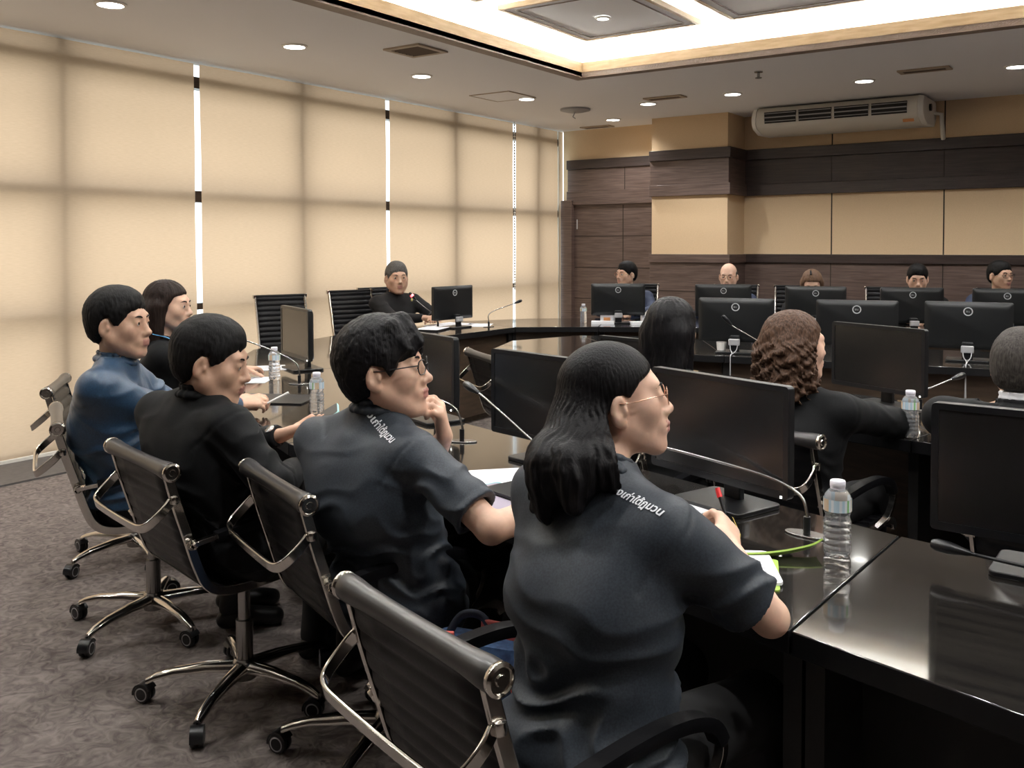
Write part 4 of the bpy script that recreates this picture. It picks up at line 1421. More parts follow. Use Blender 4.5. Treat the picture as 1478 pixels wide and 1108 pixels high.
def print_text(root, shirt, text, center, direction, normal, size):
    """white lettering laid on a garment"""
    cu = bpy.data.curves.new('lettering', 'FONT')
    cu.body = text; cu.size = size; cu.align_x = 'CENTER'; cu.align_y = 'CENTER'; cu.shear = .25; cu.resolution_u = 3; cu.offset = size * .026
    to = bpy.data.objects.new('tmp', cu); COL.objects.link(to)
    dg = bpy.context.evaluated_depsgraph_get()
    me = bpy.data.meshes.new_from_object(to.evaluated_get(dg))
    bpy.data.objects.remove(to); bpy.data.curves.remove(cu)
    bm = bmesh.new(); bm.from_mesh(me)
    for _ in range(1):
        bmesh.ops.subdivide_edges(bm, edges=[e for e in bm.edges if e.calc_length() > size * .3], cuts=2)
    bmesh.ops.triangulate(bm, faces=bm.faces)
    n = Vector(normal).normalized(); d = Vector(direction); d = (d - n * d.dot(n)).normalized(); u = n.cross(d)
    sm = shirt.data
    tree = BVHTree.FromPolygons([v.co.copy() for v in sm.vertices], [tuple(p.vertices) for p in sm.polygons])
    c = Vector(center) - Vector(root.location)
    for v in bm.verts:
        p = c + d * v.co.x + u * v.co.y
        hit = tree.ray_cast(p + n * .15, -n)
        v.co = (hit[0] + n * .0022) if hit[0] is not None else p
    bm.to_mesh(me); bm.free()
    me.materials.clear(); me.materials.append(MT['print_white'])
    o = bpy.data.objects.new('shirt_lettering', me); COL.objects.link(o); o.parent = root
    return o

# ================================================================ the cast
def long_hair_front(H, F):
    """straight hair, crown to below the shoulders, tucked behind the ears"""
    z = H.s; R = H.R
    F.ell(H.p(0, -.016, .036), V3(.083, .100, .089) * z, R, .02)
    F.ell(H.p(0, -.060, -.03), V3(.078, .055, .075) * z, R, .03)
    # curtain of hair resting on the back, one lock swept over the right shoulder (points in the room)
    w = lambda *q: np.array(q, float)
    F.cone(H.p(-.035, -.075, -.03), w(-.935, 1.475, 1.02), .052 * z, .046, .04)
    F.cone(H.p(.030, -.075, -.03), w(-.875, 1.470, 1.02), .054 * z, .046, .04)
    F.cone(w(-.930, 1.475, 1.03), w(-.925, 1.445, .945), .046, .016, .03)
    F.cone(w(-.955, 1.500, 1.04), w(-.965, 1.465, .950), .036, .012, .03)
    F.cone(w(-.880, 1.475, 1.03), w(-.860, 1.440, .975), .046, .018, .03)
    F.cone(H.p(.050, -.050, -.04), w(-.835, 1.535, 1.04), .040 * z, .042, .03)
    F.cone(w(-.850, 1.50, 1.04), w(-.795, 1.51, 1.015), .044, .030, .03)
    F.cone(w(-.815, 1.525, 1.04), w(-.755, 1.565, 1.012), .034, .020, .03)
    F.cone(w(-.765, 1.555, 1.015), w(-.715, 1.615, .995), .020, .007, .02)
    F.cone(w(-.785, 1.52, 1.015), w(-.722, 1.575, 1.000), .022, .006, .02)
    ys = [-.14, -.035, -.030, .005, .020, .045, .070, .100]
    ln = bridge(ys, [-1, -1, -.012, .022, .012, .040, .052, .075])
    wn_ = wave_noise(11, 60, 8)
    def cut(P, d):
        L = H.local(P)
        th = np.arctan2(L[:, 0], -L[:, 1] - .02)
        d = d + .0015 * np.sin(th * 62 + 2 * wn_(P) + L[:, 2] * 8) * np.clip((.13 - L[:, 2]) / .12, .12, 1) + .0030 * np.sin(th * 17 + wn_(P) * 1.2) * np.clip((.02 - L[:, 2]) / .1, 0, 1)
        c = (ln(L[:, 1]) - L[:, 2]) * .8 * z
        k = .008
        h = np.clip(.5 + .5 * (c - d) / k, 0, 1)
        return d * (1 - h) + c * h + k * h * (1 - h)
    F.fn(cut)
    return .0034

def bob(H, F, curly=0., length=-.16, width=.0, seed=3, wide=0.):
    z = H.s; R = H.R
    F.ell(H.p(0, -.016, .036), V3(.086 + width, .102, .090) * z, R, .02)
    F.ell(H.p(0, -.050, -.02), V3(.088 + width, .062, .085) * z, R, .03)
    for x in (-.055, 0, .055):
        F.cone(H.p(x, -.06, -.02), H.p(x * (1.15 + wide * 8), -.07, length + .03), (.046 + wide) * z, (.034 + wide) * z, .03)
    for s in (-1, 1):
        F.cone(H.p(s * .07, -.01, .0), H.p(s * (.078 + wide), -.01, length + .035), (.026 + wide * .5) * z, (.020 + wide * .6) * z, .03)
    ys = [-.14, .0, .02, .028, .05, .075, .105]
    ln = bridge(ys, [-1, -1, -.9, .0, .045, .055, .075])
    w1 = wave_noise(seed, 55, 8); w2 = wave_noise(seed + 1, 110, 9)
    def cut(P, d):
        L = H.local(P)
        th = np.arctan2(L[:, 0], -L[:, 1] - .02)
        if curly:
            low = np.clip((.05 - L[:, 2]) / .10, 0.12, 1)
            sp = np.sin(th * 13 + 1.8 * w1(P)) * np.sin(L[:, 2] * 150 + th * 5 + 2 * w1(P))
            d = d - curly * low * (sp + .6 * np.sin(w2(P) * 2)) + .001 * np.sin(th * 70 + w1(P) * 2)
        else:
            d = d + .0012 * np.sin(th * 50 + 2 * w1(P)) + .0014 * np.sin(th * 15 + w1(P))
        c = (ln(L[:, 1]) - L[:, 2]) * .8 * z
        k = .01
        h = np.clip(.5 + .5 * (c - d) / k, 0, 1)
        return d * (1 - h) + c * h + k * h * (1 - h)
    F.fn(cut)
    return .0042 if not curly else .004

# --- woman in grey polo, nearest the camera
pw, Hw, shw, iw = person('woman in grey polo shirt with long black hair, nearest the camera, holding a red pen', (-.86, 1.44), (.20, .98),
    (-.835, 1.44, .535), (-.865, 1.555, 1.005), (-1.025, 1.580, .945), (-.695, 1.505, .932), (-1.09, 1.78, .80), (-1.00, 1.99, .795), (-.566, 1.640, .768), (-.712, 1.815, .824),
    (-.885, 1.640, 1.135), (.80, .60), pitch=.12, roll=.02, hsize=.985, sex='f', sk='skin_fair', top='polo', sleeve='short', h=.0042, hair=long_hair_front, hairm_='hair_black',
    hand_R=dict(d=(-.36, .78, .30), n=(-.60, -.32, -.62), curl=.85, thumb=.9, spread=.05), girth=.93, seed=4, collar='polo', fold=.010, nose=.2, cuffs=True)
glasses(Hw, pw, 'frame_gold', rw=.0235, rh=.0175, r=.0010)

def mop(H, F):
    z = H.s
    short_hair(H, F, .018, .052, -.018, -.075, 2, .008, .0034)
    f0 = F.ops.pop()
    F.cone(H.p(-.045, .045, .105), H.p(-.035, .088, .062), .022 * z, .012 * z, .02)
    F.cone(H.p(.0, .055, .112), H.p(.020, .100, .060), .024 * z, .011 * z, .02)
    F.cone(H.p(.040, .040, .100), H.p(.058, .078, .045), .022 * z, .010 * z, .02)
    wn_ = wave_noise(8, 120, 9)
    ys = [-.14, -.06, -.022, -.012, .018, .030, .050, .075, .115]
    ln = bridge(ys, [-.078, -.074, -.055, .022, .014, -.012, .012, .034, .044])
    def cut(P, d):
        L = H.local(P)
        th = np.arctan2(L[:, 0], L[:, 1])
        d = d + .0010 * wn_(P) + .0009 * np.sin(th * 40 + 1.8 * wn_(P))
        c = (ln(L[:, 1]) + .012 * np.sin(L[:, 0] * 120) * (L[:, 1] > .05) - L[:, 2]) * .75 * z
        k = .008
        h = np.clip(.5 + .5 * (c - d) / k, 0, 1)
        return d * (1 - h) + c * h + k * h * (1 - h)
    F.fn(cut)
    return .0038

# --- man in grey polo with dark-framed glasses, hand at his chin
pm, Hm, shm, im = person('man in grey polo shirt with dark-framed glasses, chin resting on his hand', (-1.70, 1.84), (.12, .99),
    (-1.67, 1.86, .525), (-1.715, 1.845, 1.000), (-1.93, 1.815, .900), (-1.525, 1.785, .910), (-1.76, 2.10, .795), (-1.605, 1.985, .920), (-1.285, 1.765, .775), (-1.215, 2.00, .795),
    (-1.695, 1.838, 1.115), (.86, .50), pitch=.08, roll=.0, hsize=1.11, sex='m', sk='skin_warm', top='polo', sleeve='short', h=.0046, hair=mop, hairm_='hair_black',
    hand_L=dict(d=(.12, -.30, .90), n=(-.75, -.55, -.05), curl=.95, thumb=.6, spread=.05), girth=1.06, seed=9, collar='polo', fold=.009, nose=1.)
glasses(Hm, pm, 'frame_black', rw=.0255, rh=.0175, r=.0016)

# --- man in black suit
def hair_a(H, F):
    short_hair(H, F, .015, .062, -.012, -.078, 3, .004); return .0045
ps, Hs, shs, is_ = person('man in black suit with a wristwatch, looking down, left of the man in grey polo', (-2.36, 1.85), (.12, .99),
    (-2.34, 1.86, .525), (-2.41, 1.80, .990), (-2.650, 1.800, .910), (-2.235, 1.765, .910), (-2.60, 2.02, .765), (-2.345, 2.05, .825), (-2.085, 1.790, .745), (-2.25, 2.03, .735),
    (-2.390, 1.815, 1.090), (.80, .60), pitch=-.20, hsize=1.10, sex='m', sk='skin_tan', top='suit', h=.0055, hair=hair_a, hairm_='hair_short',
    hand_L=dict(d=(.75, .60, .28), n=(-.35, .1, .9), curl=.25, thumb=.35, spread=.05), girth=1.12, fat=.006, seed=14, fold=.010, nose=.6)
watch_on(ps, (-2.60, 2.02, .765), (-2.345, 2.05, .825), .90, .029, 'watch', .011, 'wristwatch', (-.2, -.6, .8))

# --- man in blue jacket
pb, Hb, shb, ib = person('man in blue jacket with a red wristband, seated at the left', (-3.12, 2.02), (.60, .80),
    (-3.13, 2.00, .53), (-3.10, 1.945, 1.035), (-3.235, 2.07, .945), (-2.985, 1.80, .955), (-3.22, 2.30, .76), (-3.14, 2.46, .80), (-2.93, 2.10, .79), (-3.06, 2.45, .805),
    (-3.085, 1.945, 1.165), (.88, .47), pitch=.0, hsize=1.06, sex='m', sk='skin_tan', top='navy', h=.006, hair=hair_a, hairm_='hair_short',
    hand_R=dict(d=(.60, .78, .10), n=(-.45, .30, -.75), curl=.7, thumb=.8, spread=.05), girth=1.15, fat=.005, seed=21, fold=.011, nose=.6)
watch_on(pb, (-2.93, 2.10, .79), (-3.06, 2.45, .805), .97, .026, 'red_band', .010, 'wristband')

# --- woman by the blinds
def hair_long_b(H, F):
    return bob(H, F, 0, -.24, -.004, 5)
pf, Hf, shf, if_ = person('woman with long dark brown hair, in black, half hidden behind the man in blue jacket', (-3.85, 2.55), (.6, .8),
    (-3.85, 2.55, .53), (-3.79, 2.60, 1.01), (-3.91, 2.71, .945), (-3.66, 2.52, .945), (-3.86, 2.98, .80), (-3.90, 3.16, .80), (-3.62, 2.83, .80), (-3.83, 3.02, .80),
    (-3.765, 2.625, 1.165), (.85, .52), pitch=-.03, hsize=1.0, sex='f', sk='skin_warm', top='suit', h=.007, hair=hair_long_b, hairm_='hair_darkbrown', girth=.95, seed=31, nose=.4)
mb = MB()
o0 = Vector(pf.location)
for s in (1, -1):
    a = Vector(if_['neck']) + Vector(if_['r']) * (.055 * s) - o0 + Vector((0, 0, .035))
    fv = Vector(if_['f']); rv = Vector(if_['r'])
    P = smooth_path([a - fv * .03 + rv * (.02 * s), a + fv * .055 - Vector((0, 0, .03)) + rv * (.035 * s), a + fv * .130 - Vector((0, 0, .12)) + rv * (.02 * s), a + fv * .15 - Vector((0, 0, .26)) - rv * (.05 * s)], 5)
    mb.sweep(P, [(-.012, -.0015), (.012, -.0015), (.012, .0015), (-.012, .0015)], tuple(rv))
mb.build('lanyard', 'lanyard', pf, smooth=60)

# --- seated speaker at the head of the desks
def hair_sp(H, F):
    short_hair(H, F, .010, .056, -.020, -.065, 6, .004); return .006
pp, Hp, shp, ip = person('man in black jacket with gold badge, arms folded on the desk before the blinds', (-5.58, 6.22), (.97, -.22),
    (-5.62, 6.22, .53), (-5.585, 6.205, 1.005), (-5.535, 6.415, .935), (-5.615, 6.005, .935), (-5.33, 6.46, .805), (-5.17, 6.24, .81), (-5.38, 5.97, .805), (-5.19, 6.16, .815),
    (-5.55, 6.20, 1.150), (.83, -.56), hsize=1.20, sex='m', sk='skin_tan', top='suit_brown', h=.0085, hair=hair_sp, hairm_='hair_silver', girth=1.12, fat=.005, seed=41, nose=1.1, legs=True)
MB().lathe([(0, 0), (.014, 0), (.010, .005), (0, .006)], 10, Vector((-5.46, 6.30, .955)) - Vector(pp.location), 0, Matrix.Rotation(PI / 2, 3, 'Y')).build('lapel_badge', 'badge', pp)

# --- far row behind the monitors
def hair_far(H, F):
    short_hair(H, F, .011, .058, -.018, -.065, 7, .004); return .0065
def hair_bald(H, F):
    z = H.s
    F.ell(H.p(0, -.020, .01), V3(.084, .094, .075) * z, H.R, .02)
    ln = bridge([-.14, -.06, .0, .02, .03], [-.06, -.055, .02, .0, .2])
    def cut(P, d):
        L = H.local(P)
        return np.maximum(np.maximum(d, (ln(L[:, 1]) - L[:, 2]) * .8), L[:, 2] - .055)
    F.fn(cut); return .008
def hair_parted(H, F):
    return bob(H, F, 0, -.15, .0, 8) * 2
def far_person(label, x, y, zc, fx, fy, hx, hy, pitch, hair, hm, top, sex='m', sk='skin_tan', hs=1.03, seed=50, lean=.10, nose=.9):
    f = V3(fx, fy, 0) / math.hypot(fx, fy); r = V3(f[1], -f[0], 0); U = V3(0, 0, 1)
    h = V3(x, y, zc)
    nk = h - U * .15 - f * .015
    sm = nk - U * .075 - f * .01
    pl = V3(x, y, .53) - f * lean
    return person(label, (pl[0], pl[1]), (f[0], f[1]), pl, nk, sm - r * .20, sm + r * .20, sm - r * .25 + f * .14 - U * .13, sm - r * .07 + f * .33 - U * .13, sm + r * .25 + f * .14 - U * .13, sm + r * .07 + f * .33 - U * .13,
                  h, (hx, hy), pitch, 0., hs, sex, sk, top, 'long', .009, hair, hm, seed=seed, nose=nose)
p1 = far_person('man with glasses in a dark blue suit seated in front of the door', -4.25, 8.10, 1.152, .45, -.89, -.35, -.94, .0, hair_far, 'hair_short', 'suit_blue', sk='skin_warm', seed=51)
glasses(p1[1], p1[0], 'frame_gold', lens=False, r=.0013)
p2 = far_person('bald man with glasses seated before the pillar behind a monitor', -3.31, 8.37, 1.142, .28, -.96, .20, -.98, -.12, hair_bald, 'hair_grey', 'suit_blue', sk='skin_fair', seed=52)
glasses(p2[1], p2[0], 'frame_gold', lens=False, r=.0015)
p3 = far_person('woman with light brown hair and a dark hair clip, bent low behind a monitor', -2.56, 8.49, 1.085, .3, -.95, .3, -.95, -.45, hair_parted, 'hair_light', 'suit', sex='f', sk='skin_fair', seed=53)
Hx = p3[1]
MB().box(Vector(Hx.p(.012, .045, .132)) - Vector(p3[0].location), (.016, .075, .010), mtx=Matrix([list(q) for q in Hx.R])).build('hair_clip', 'plastic', p3[0], bevel=.003)
p4 = far_person('man with short black hair looking down behind a monitor in the far row', -1.72, 8.78, 1.138, .2, -.98, .25, -.97, -.22, hair_far, 'hair_short', 'suit', sk='skin_warm', seed=54)
p5 = far_person('man with cropped hair and glasses looking right at the far right', -1.08, 8.87, 1.172, .15, -.99, .75, -.66, .0, hair_far, 'hair_short', 'suit_blue', sk='skin_tan', seed=55)
glasses(p5[1], p5[0], 'frame_black', lens=False, r=.0013)

# --- inner ring, seen from behind
def hair_bk(H, F):
    return bob(H, F, 0, -.20, .004, 12) * 1.3
q1 = person('woman with straight black hair seen from behind at the inner desk', (-1.50, 3.20), (.25, .97),
    (-1.49, 3.16, .53), (-1.515, 3.215, .975), (-1.70, 3.25, .905), (-1.335, 3.175, .905), (-1.78, 3.47, .80), (-1.66, 3.72, .80), (-1.20, 3.36, .79), (-1.27, 3.62, .80),
    (-1.505, 3.245, 1.125), (.10, .99), pitch=-.05, hsize=1.0, sex='f', sk='skin_warm', top='suit', h=.007, hair=hair_bk, hairm_='hair_black', girth=.98, seed=61)
def hair_curl(H, F):
    bob(H, F, .011, -.165, .008, 15, .012)
    return .0042
q2 = person('woman with curly brown hair and black suit, seen from behind, elbow on the inner desk', (-1.06, 3.25), (.22, .97),
    (-1.05, 3.22, .53), (-1.055, 3.255, .945), (-1.235, 3.30, .870), (-.865, 3.235, .870), (-1.30, 3.55, .80), (-1.12, 3.74, .80), (-.770, 3.555, .795), (-.93, 3.70, .80),
    (-1.045, 3.275, 1.085), (.62, .78), pitch=.02, hsize=1.05, sex='f', sk='skin_fair', top='suit', h=.0065, hair=hair_curl, hairm_='hair_brown', girth=1.06, seed=62)
def hair_gr(H, F):
    short_hair(H, F, .010, .062, -.012, -.07, 19, .002); return .0055
q3 = person('man with short grey hair and white collar, cut off by the right edge', (-.33, 3.33), (.22, .97),
    (-.30, 3.27, .53), (-.345, 3.355, .915), (-.585, 3.40, .865), (-.17, 3.32, .865), (-.60, 3.60, .80), (-.42, 3.75, .80), (-.05, 3.45, .79), (-.15, 3.68, .80),
    (-.340, 3.385, 1.045), (.3, .95), pitch=-.05, hsize=1.06, sex='m', sk='skin_tan', top='suit', h=.007, hair=hair_gr, hairm_='hair_grey', girth=1.08, fat=.004, seed=63)
cf = Field()
nk, nd = q3[3]['neck'], q3[3]['nd']
r_ = q3[3]['r']; fy_ = unit(np.cross(nd, r_)); fy_ = fy_ if fy_ @ q3[3]['f'] > 0 else -fy_
P = [nk + nd * .050 + (r_ * math.cos(a) + fy_ * math.sin(a)) * .058 for a in np.linspace(0, 2 * PI, 18)]
for a, b in zip(P, P[1:]):
    cf.cone(a, b, .0065, .0065, .006); cf.cone(a - nd * .016, b - nd * .016, .0065, .0065, .006)
field_obj('shirt_collar', cf, .005, 'shirt_white', q3[0])

# ================================================================ lettering on the polo shirts
TXT = 'เมืองเก่าใต้ฏุมวน'
def lettering(root, sh, info, shR_, fr, size, sh_off):
    nk = Vector(info['neck']); s = Vector(shR_)
    c = nk.lerp(s, fr) + Vector((0, 0, .03)) + Vector(sh_off)
    d = (s - nk).normalized()
    n = (Vector((0, 0, 1)) - Vector(info['f']) * .55).normalized()
    print_text(root, sh, TXT, c, d, n, size)
lettering(pw, shw, iw, (-.700, 1.525, .955), .62, .021, (0, -.065, 0))
lettering(pm, shm, im, (-1.525, 1.785, .910), .45, .027, (-.02, -.055, 0))

# ================================================================ bottles
def make_bottle(label, loc):
    t = thing('water_bottle', label, 'bottle', loc, 0, 'small clear water bottles')
    pr = [(0, .003), (.020, .0), (.027, .002), (.0295, .010)]
    for k in range(5):
        z = .018 + k * .014
        pr += [(.0300, z), (.0300, z + .005), (.0278, z + .0085), (.0278, z + .0105)]
    pr += [(.0262, .092), (.0295, .102), (.0300, .108), (.0300, .128), (.0275, .138), (.021, .147), (.0145, .152), (.0130, .155), (.0130, .158), (0, .158)]
    MB().lathe(pr, 32).build('bottle_body', 'pet', t, smooth=60)
    lb = MB()
    N = 32
    for k in range(N):
        a, b = 2 * PI * k / N, 2 * PI * (k + 1) / N
        r = .0306
        mi = (0, 0, 1, 0, 1, 3, 1, 2, 2, 2, 0, 1)[k % 12]
        lb.add([(r * math.cos(a), r * math.sin(a), .1035), (r * math.cos(b), r * math.sin(b), .1035), (r * math.cos(b), r * math.sin(b), .1305), (r * math.cos(a), r * math.sin(a), .1305)], [(0, 1, 2, 3)], mi)
    lb.build('label', ['lab_blue', 'lab_white', 'lab_orange', 'lab_green'], t, smooth=60)
    rg = [(.0, .170), (.0155, .170), (.0168, .168), (.0168, .157), (.0160, .156), (.0160, .152), (.0140, .152)]
    MB().lathe(rg, 28).build('cap', 'cap_white', t, smooth=40)
    return t
MT['lab_blue'] = mat('lab_blue', (.50, .68, .80), .4, Alpha=.8)
MT['lab_white'] = mat('lab_white', (.80, .84, .88), .4, Alpha=.8)
MT['lab_green'] = mat('lab_green', (.25, .55, .22), .4, Alpha=.85)
MT['lab_orange'] = mat('lab_orange', (.70, .52, .34), .4, Alpha=.75)
b0 = make_bottle('water bottle on the desk right of the woman in grey polo, nearest the camera', (-.575, 2.11, TZ))
for lb, x, y in (('water bottle on the inner desk below the dark monitor at the right', -.715, 3.555), ('water bottle by the papers at the left, in front of the empty chair', -3.745, 3.235),
                 ('water bottle on the left desk close to the hand with the phone', -2.855, 2.69), ('water bottle on the far corner desk in front of the door', -4.17, 7.13)):
    dup(b0, lb, (x, y, TZ), random.random() * 6)

# ================================================================ gooseneck microphones
def mic(label, base, path, lit=False, lying=False):
    t = thing('microphone', label, 'microphone', (base[0], base[1], TZ), 0, 'gooseneck desk microphones')
    b = Vector((base[0], base[1], TZ))
    ang = math.atan2(path[-1][1] - base[1], path[-1][0] - base[0])
    out = []
    for k in range(32):
        a = 2 * PI * k / 32
        x, y = .055 * math.cos(a), .026 * math.sin(a)
        out.append((x * math.cos(ang) - y * math.sin(ang), x * math.sin(ang) + y * math.cos(ang)))
    MB().prism(out, 0, .005).build('base_plate', 'chrome_dim', t, bevel=.002)
    P = [Vector((0, 0, .004))] + [Vector(p) - b for p in path]
    MB().tube([(0, 0, .004), (0, 0, .045)], .0085, 12).build('socket', 'plastic', t, smooth=40)
    Q = smooth_path(P, 8)
    MB().tube(Q[:-6], .0040, 8).build('gooseneck', 'chrome_dim' if not lying else 'plastic', t, smooth=60)
    d = (Q[-1] - Q[-4]).normalized()
    R = Vector((0, 0, 1)).rotation_difference(d).to_matrix()
    c = Q[-7]
    MB().lathe([(.004, 0), (.0075, .01), (.0085, .02), (.0115, .035), (.0135, .05), (.0135, .075), (.0100, .086), (0, .089)], 16, c, 0, R).build('capsule', 'plastic', t, smooth=50)
    if lit:
        MB().lathe([(.0138, .044), (.0150, .046), (.0150, .060), (.0138, .062)], 16, c, 0, R).build('ring_light', 'led_red', t, smooth=50)
    return t
mic('microphone beside the nearest water bottle, its neck bent left behind the woman in grey polo', (-.675, 2.215), [(-.675, 2.215, .80), (-.70, 2.225, .845), (-.80, 2.25, .872), (-1.05, 2.27, .90), (-1.14, 2.275, .905)])
mic('microphone between the two people in grey polo, pointing left', (-1.50, 2.30), [(-1.50, 2.30, .80), (-1.52, 2.31, .85), (-1.60, 2.35, .88), (-1.80, 2.44, .945), (-1.90, 2.475, .975)])
mic('microphone beside the chin of the man in grey polo', (-2.01, 2.585), [(-2.01, 2.585, .81), (-2.03, 2.57, .87), (-2.10, 2.55, .90), (-2.20, 2.50, .93), (-2.28, 2.47, .95)])
mic('microphone reaching left in front of the angled monitor, over the papers', (-3.52, 3.20), [(-3.52, 3.20, .81), (-3.54, 3.19, .86), (-3.62, 3.12, .92), (-3.80, 3.0, 1.0), (-3.88, 2.95, 1.03)])
mic('microphone with its neck lying low below the monitor in the right foreground', (-.02, 2.13), [(-.02, 2.13, .79), (-.06, 2.12, .80), (-.16, 2.10, .80), (-.28, 2.12, .80), (-.35, 2.14, .80)], lying=True)
mic('microphone with a glowing red ring before the seated speaker', (-4.98, 6.08), [(-4.98, 6.08, .80), (-5.00, 6.07, .85), (-5.06, 6.02, .91), (-5.12, 5.98, .97), (-5.14, 5.965, .995)], lit=True)
mic('microphone on the far desk corner between the speaker and the door', (-4.63, 6.33), [(-4.63, 6.33, .80), (-4.635, 6.335, .85), (-4.62, 6.40, .885), (-4.57, 6.58, .93), (-4.545, 6.68, .955)])
mic('microphone standing before the inner monitor behind the black-haired woman', (-2.02, 5.70), [(-2.02, 5.70, .79), (-2.03, 5.70, .82), (-2.10, 5.66, .87), (-2.18, 5.61, .925), (-2.205, 5.595, .95)])
mic('microphone on the inner desk against the brown front, right of the bottle', (-.80, 4.17), [(-.80, 4.17, .80), (-.795, 4.18, .825), (-.765, 4.24, .84), (-.72, 4.33, .86), (-.69, 4.39, .872)])

# ================================================================ papers and small things on the desks
def sheet(name, label, cat, loc, w, d, rz, m='paper', t=.002, group=None, lines=False, r=.002):
    o = thing(name, label, cat, loc, rz, group) if lines else None
    mb = MB().prism(rrect(w, d, r, 2), 0, t)
    if o is None:
        q = mb.build(name, m, None, loc=loc, rz=rz)
        return tag(q, label, cat, group)
    mb.build('pages', m, o)
    e = MB()
    for k in range(7):
        e.box((0, d / 2 - .03 - k * (d - .05) / 7, t + .0004), (w * (.8 if k % 3 else .6), .0022, .0006))
    e.build('writing', 'ink', o)
    return o
sheet('notepad', 'white notepad with rounded corners under the elbow of the woman in grey polo', 'notepad', (-.72, 1.90, TZ), .145, .20, .5, t=.006, lines=True, r=.012)
sheet('paper_sheet', 'white sheet by the monitor stand beyond the woman in grey polo', 'paper', (-1.06, 2.24, TZ), .21, .15, -.2, lines=True)
tag(MB().sweep(smooth_path([(-.80, 1.93, TZ + .012), (-.74, 1.975, TZ + .006), (-.68, 2.02, TZ + .010), (-.63, 2.075, TZ + .018), (-.615, 2.11, TZ + .024)], 6), [(-.013, -.002), (.013, -.002), (.013, .002), (-.013, .002)], (.6, -.55, .6)).build('lanyard_strap', 'lime', smooth=60), 'lime green strap lying on the desk between the woman in grey polo and the bottle', 'strap')
tag(MB().prism(rrect(.13, .19, .01, 3), 0, .0035).build('folder', 'lime', loc=(-.70, 1.885, TZ + .000), rz=.35), 'lime green cover sticking out under the white notepad', 'folder').location.z = TZ - .0
bpy.data.objects['notepad'].location.z = TZ + .0036
t = thing('pen', 'red pen in the hand of the woman in grey polo', 'pen', (-.752, 1.885, .862))
MB().tube([(.028, -.02, -.045), (-.012, .005, .040)], [.0015, .0045], 10).build('barrel', 'plastic', t, smooth=40)
MB().tube([(-.012, .005, .040), (-.020, .010, .058)], [.0062, .0055], 12).build('cap', 'red', t, smooth=40)
t = thing('phone', 'dark phone lying on the desk beyond the hand with the red pen', 'phone', (-.865, 2.15, TZ), .5)
MB().prism(rrect(.075, .155, .010, 4), 0, .009).build('casing', 'yellow', t, bevel=.002)
MB().prism(rrect(.070, .150, .008, 4), .009, .0095).build('screen', 'screen', t)
t = thing('laptop', 'closed dark laptop on the desk between the two people in grey polo', 'laptop', (-1.37, 2.13, TZ), -.28)
MB().prism(rrect(.30, .21, .012, 4), .003, .012).build('base', 'plastic_dull', t, bevel=.002)
MB().prism(rrect(.30, .21, .012, 4), .0125, .019).build('lid', 'plastic', t, bevel=.002)
sheet('paper_sheet', 'white paper sticking out behind the closed laptop', 'paper', (-1.56, 2.29, TZ), .21, .28, -.75)
sheet('paper_sheet', 'small white paper beyond the closed laptop, beside a monitor stand', 'paper', (-1.42, 2.315, TZ), .10, .14, .5)
t = thing('tablet', 'tablet in a teal case beside the elbow of the man in grey polo', 'tablet', (-1.475, 2.05, TZ), -.35)
MB().prism(rrect(.26, .19, .01, 4), 0, .008).build('case', 'teal', t, bevel=.002)
MB().prism(rrect(.235, .165, .006, 3), .008, .0086).build('screen', mat('tablet_screen', (.45, .40, .48), .2), t)
t = thing('phone', 'phone in a pale teal case held by the man in black suit', 'phone', (-2.26, 2.135, .872), 0)
MB().prism(rrect(.075, .155, .010, 4), -.0045, .0045).build('case', mat('pale_teal', (.35, .62, .60), .5), t, bevel=.002)
MB().prism(rrect(.070, .150, .008, 4), .0045, .005).build('screen', 'screen', t)
t.rotation_euler = (.55, .25, -.75)
tag(MB().tube([(-2.985, 2.54, .80), (-2.925, 2.60, .842)], .0045, 8).build('pen', 'white_plastic', smooth=40), 'white pen in the hand of the man in blue jacket', 'pen')
sheet('paper_sheet', 'white sheet nearest the bottle on the left desk, before the woman by the blinds', 'paper', (-3.88, 3.13, TZ), .30, .21, .6, lines=True)
sheet('paper_sheet', 'white sheet farther along the left desk, before the woman by the blinds', 'paper', (-4.16, 3.48, TZ), .30, .21, .9, lines=True)
sheet('folder', 'thin black folder on the left desk under the hand of the man in blue jacket', 'folder', (-3.26, 2.82, TZ), .34, .24, .45, 'plastic', .006)
sheet('paper_sheet', 'large white papers spread before the seated speaker', 'paper', (-5.03, 6.32, TZ), .30, .42, .1, lines=True)
sheet('paper_sheet', 'white paper half under the monitor of the seated speaker', 'paper', (-4.80, 6.42, TZ), .21, .30, .5)
t = thing('book', 'dark booklet on the desk beside the arms of the seated speaker', 'book', (-4.86, 5.86, TZ), .3)
MB().prism(rrect(.21, .29, .006, 3), 0, .012).build('cover', 'plastic', t)
MB().prism(rrect(.20, .28, .004, 3), .0122, .015).build('pages', 'paper', t)
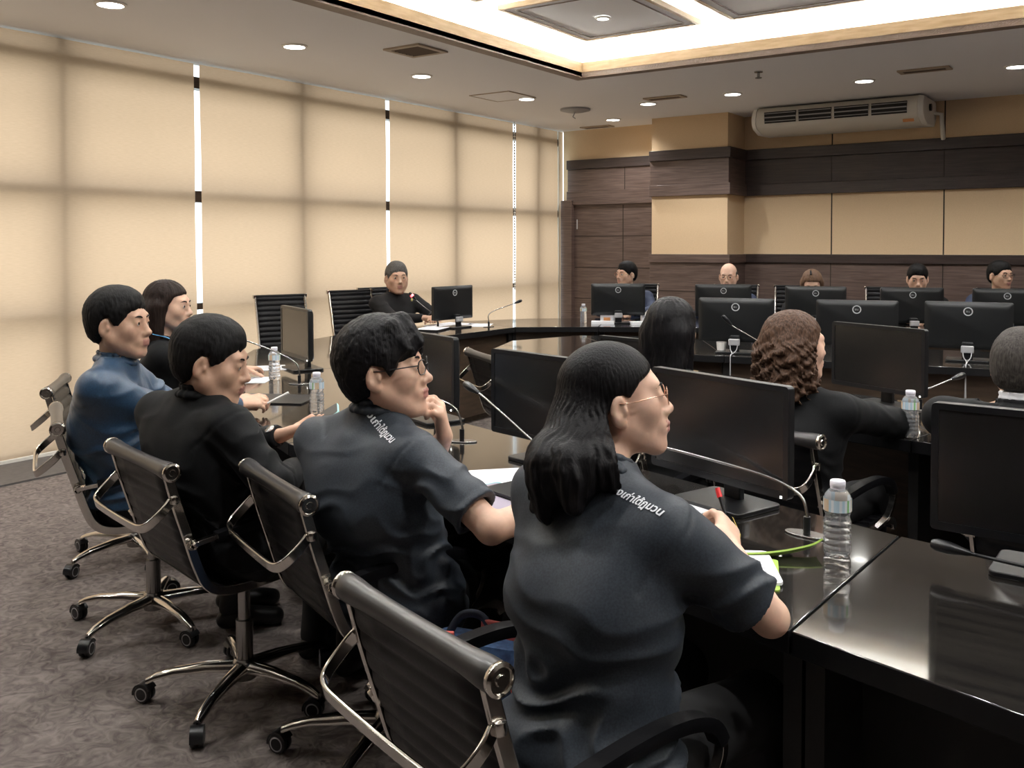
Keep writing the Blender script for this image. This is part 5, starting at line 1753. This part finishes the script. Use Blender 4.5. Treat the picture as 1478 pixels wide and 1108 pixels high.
# far desk
def tissue(label, x, y, rz):
    t = thing('tissue_box', label, 'tissue box', (x, y, TZ), rz, 'small boxes before the man with glasses at the door')
    MB().box((0, 0, .035), (.12, .10, .07)).build('box', 'paper', t, bevel=.004)
    MB().add([(-.03, -.02, .07), (.03, -.02, .07), (.035, .02, .07), (-.035, .02, .07), (-.01, -.03, .11), (.02, .01, .115)], [(0, 1, 5, 4), (1, 2, 5), (2, 3, 5), (3, 0, 4), (3, 4, 5)]).build('tissue', 'white_plastic', t)
    MB().box((.0, -.0505, .03), (.06, .002, .035)).build('print', 'orange', t)
tissue('white box left of the monitor stand before the man with glasses at the door', -4.02, 7.30, .4)
tissue('white box right of the monitor stand before the man with glasses at the door', -3.72, 7.50, .6)
sheet('paper_sheet', 'stack of white paper left of the monitor stand on the far corner desk', 'paper', (-3.99, 7.16, TZ), .20, .14, .5, t=.02)
sheet('paper_sheet', 'stack of white paper right of the monitor stand on the far corner desk', 'paper', (-3.68, 7.30, TZ), .20, .14, .6, t=.02)
def cup(label, x, y):
    t = thing('cup', label, 'cup', (x, y, TZ), 0, 'small cups on the desks')
    MB().lathe([(0, .002), (.026, 0), (.032, .065), (.0305, .065), (.0250, .005), (0, .006)], 20).build('bowl', 'white_plastic', t, smooth=50)
cup('small white cup left of the inner monitor stand behind the black-haired woman', -2.30, 5.70)
cup('small white cup beside the stand of the far monitor before the dark-haired man', -1.72, 7.80)

# ================================================================ bag on the floor-side between the two chairs
t = thing('bag', 'tall blue cloth bag with coral red trim, left of the woman in grey polo', 'bag', (-1.32, 1.77, .0), .25)
out = []
mb = MB()
secs = [(.0, .24, .13), (.06, .26, .14), (.40, .25, .12), (.50, .23, .08)]
vs = []
for z, w, d in secs:
    vs += [(x, y, z) for x, y in rrect(w, d, .03, 3)]
n = len(vs) // len(secs)
fs = [(r * n + i, r * n + (i + 1) % n, (r + 1) * n + (i + 1) % n, (r + 1) * n + i) for r in range(len(secs) - 1) for i in range(n)] + [tuple(range(n - 1, -1, -1)), tuple(n * (len(secs) - 1) + i for i in range(n))]
mb.add(vs, fs).build('pouch', 'bag_blue', t, smooth=60)
MB().box((-.085, -.03, .50), (.05, .010, .035), rz=.2).box((.05, .02, .515), (.12, .010, .045), rz=-.1).build('trim', 'coral', t, bevel=.003)
MB().tube(smooth_path([(-.09, 0, .49), (-.06, .02, .54), (-.01, .03, .54), (.03, .02, .49)], 6), .010, 8).build('strap', 'bag_navy', t, smooth=60)
MB().tube(smooth_path([(.06, -.06, .42), (.09, -.065, .46), (.11, -.06, .40)], 6), .007, 8).build('red_cord', 'coral', t, smooth=60)
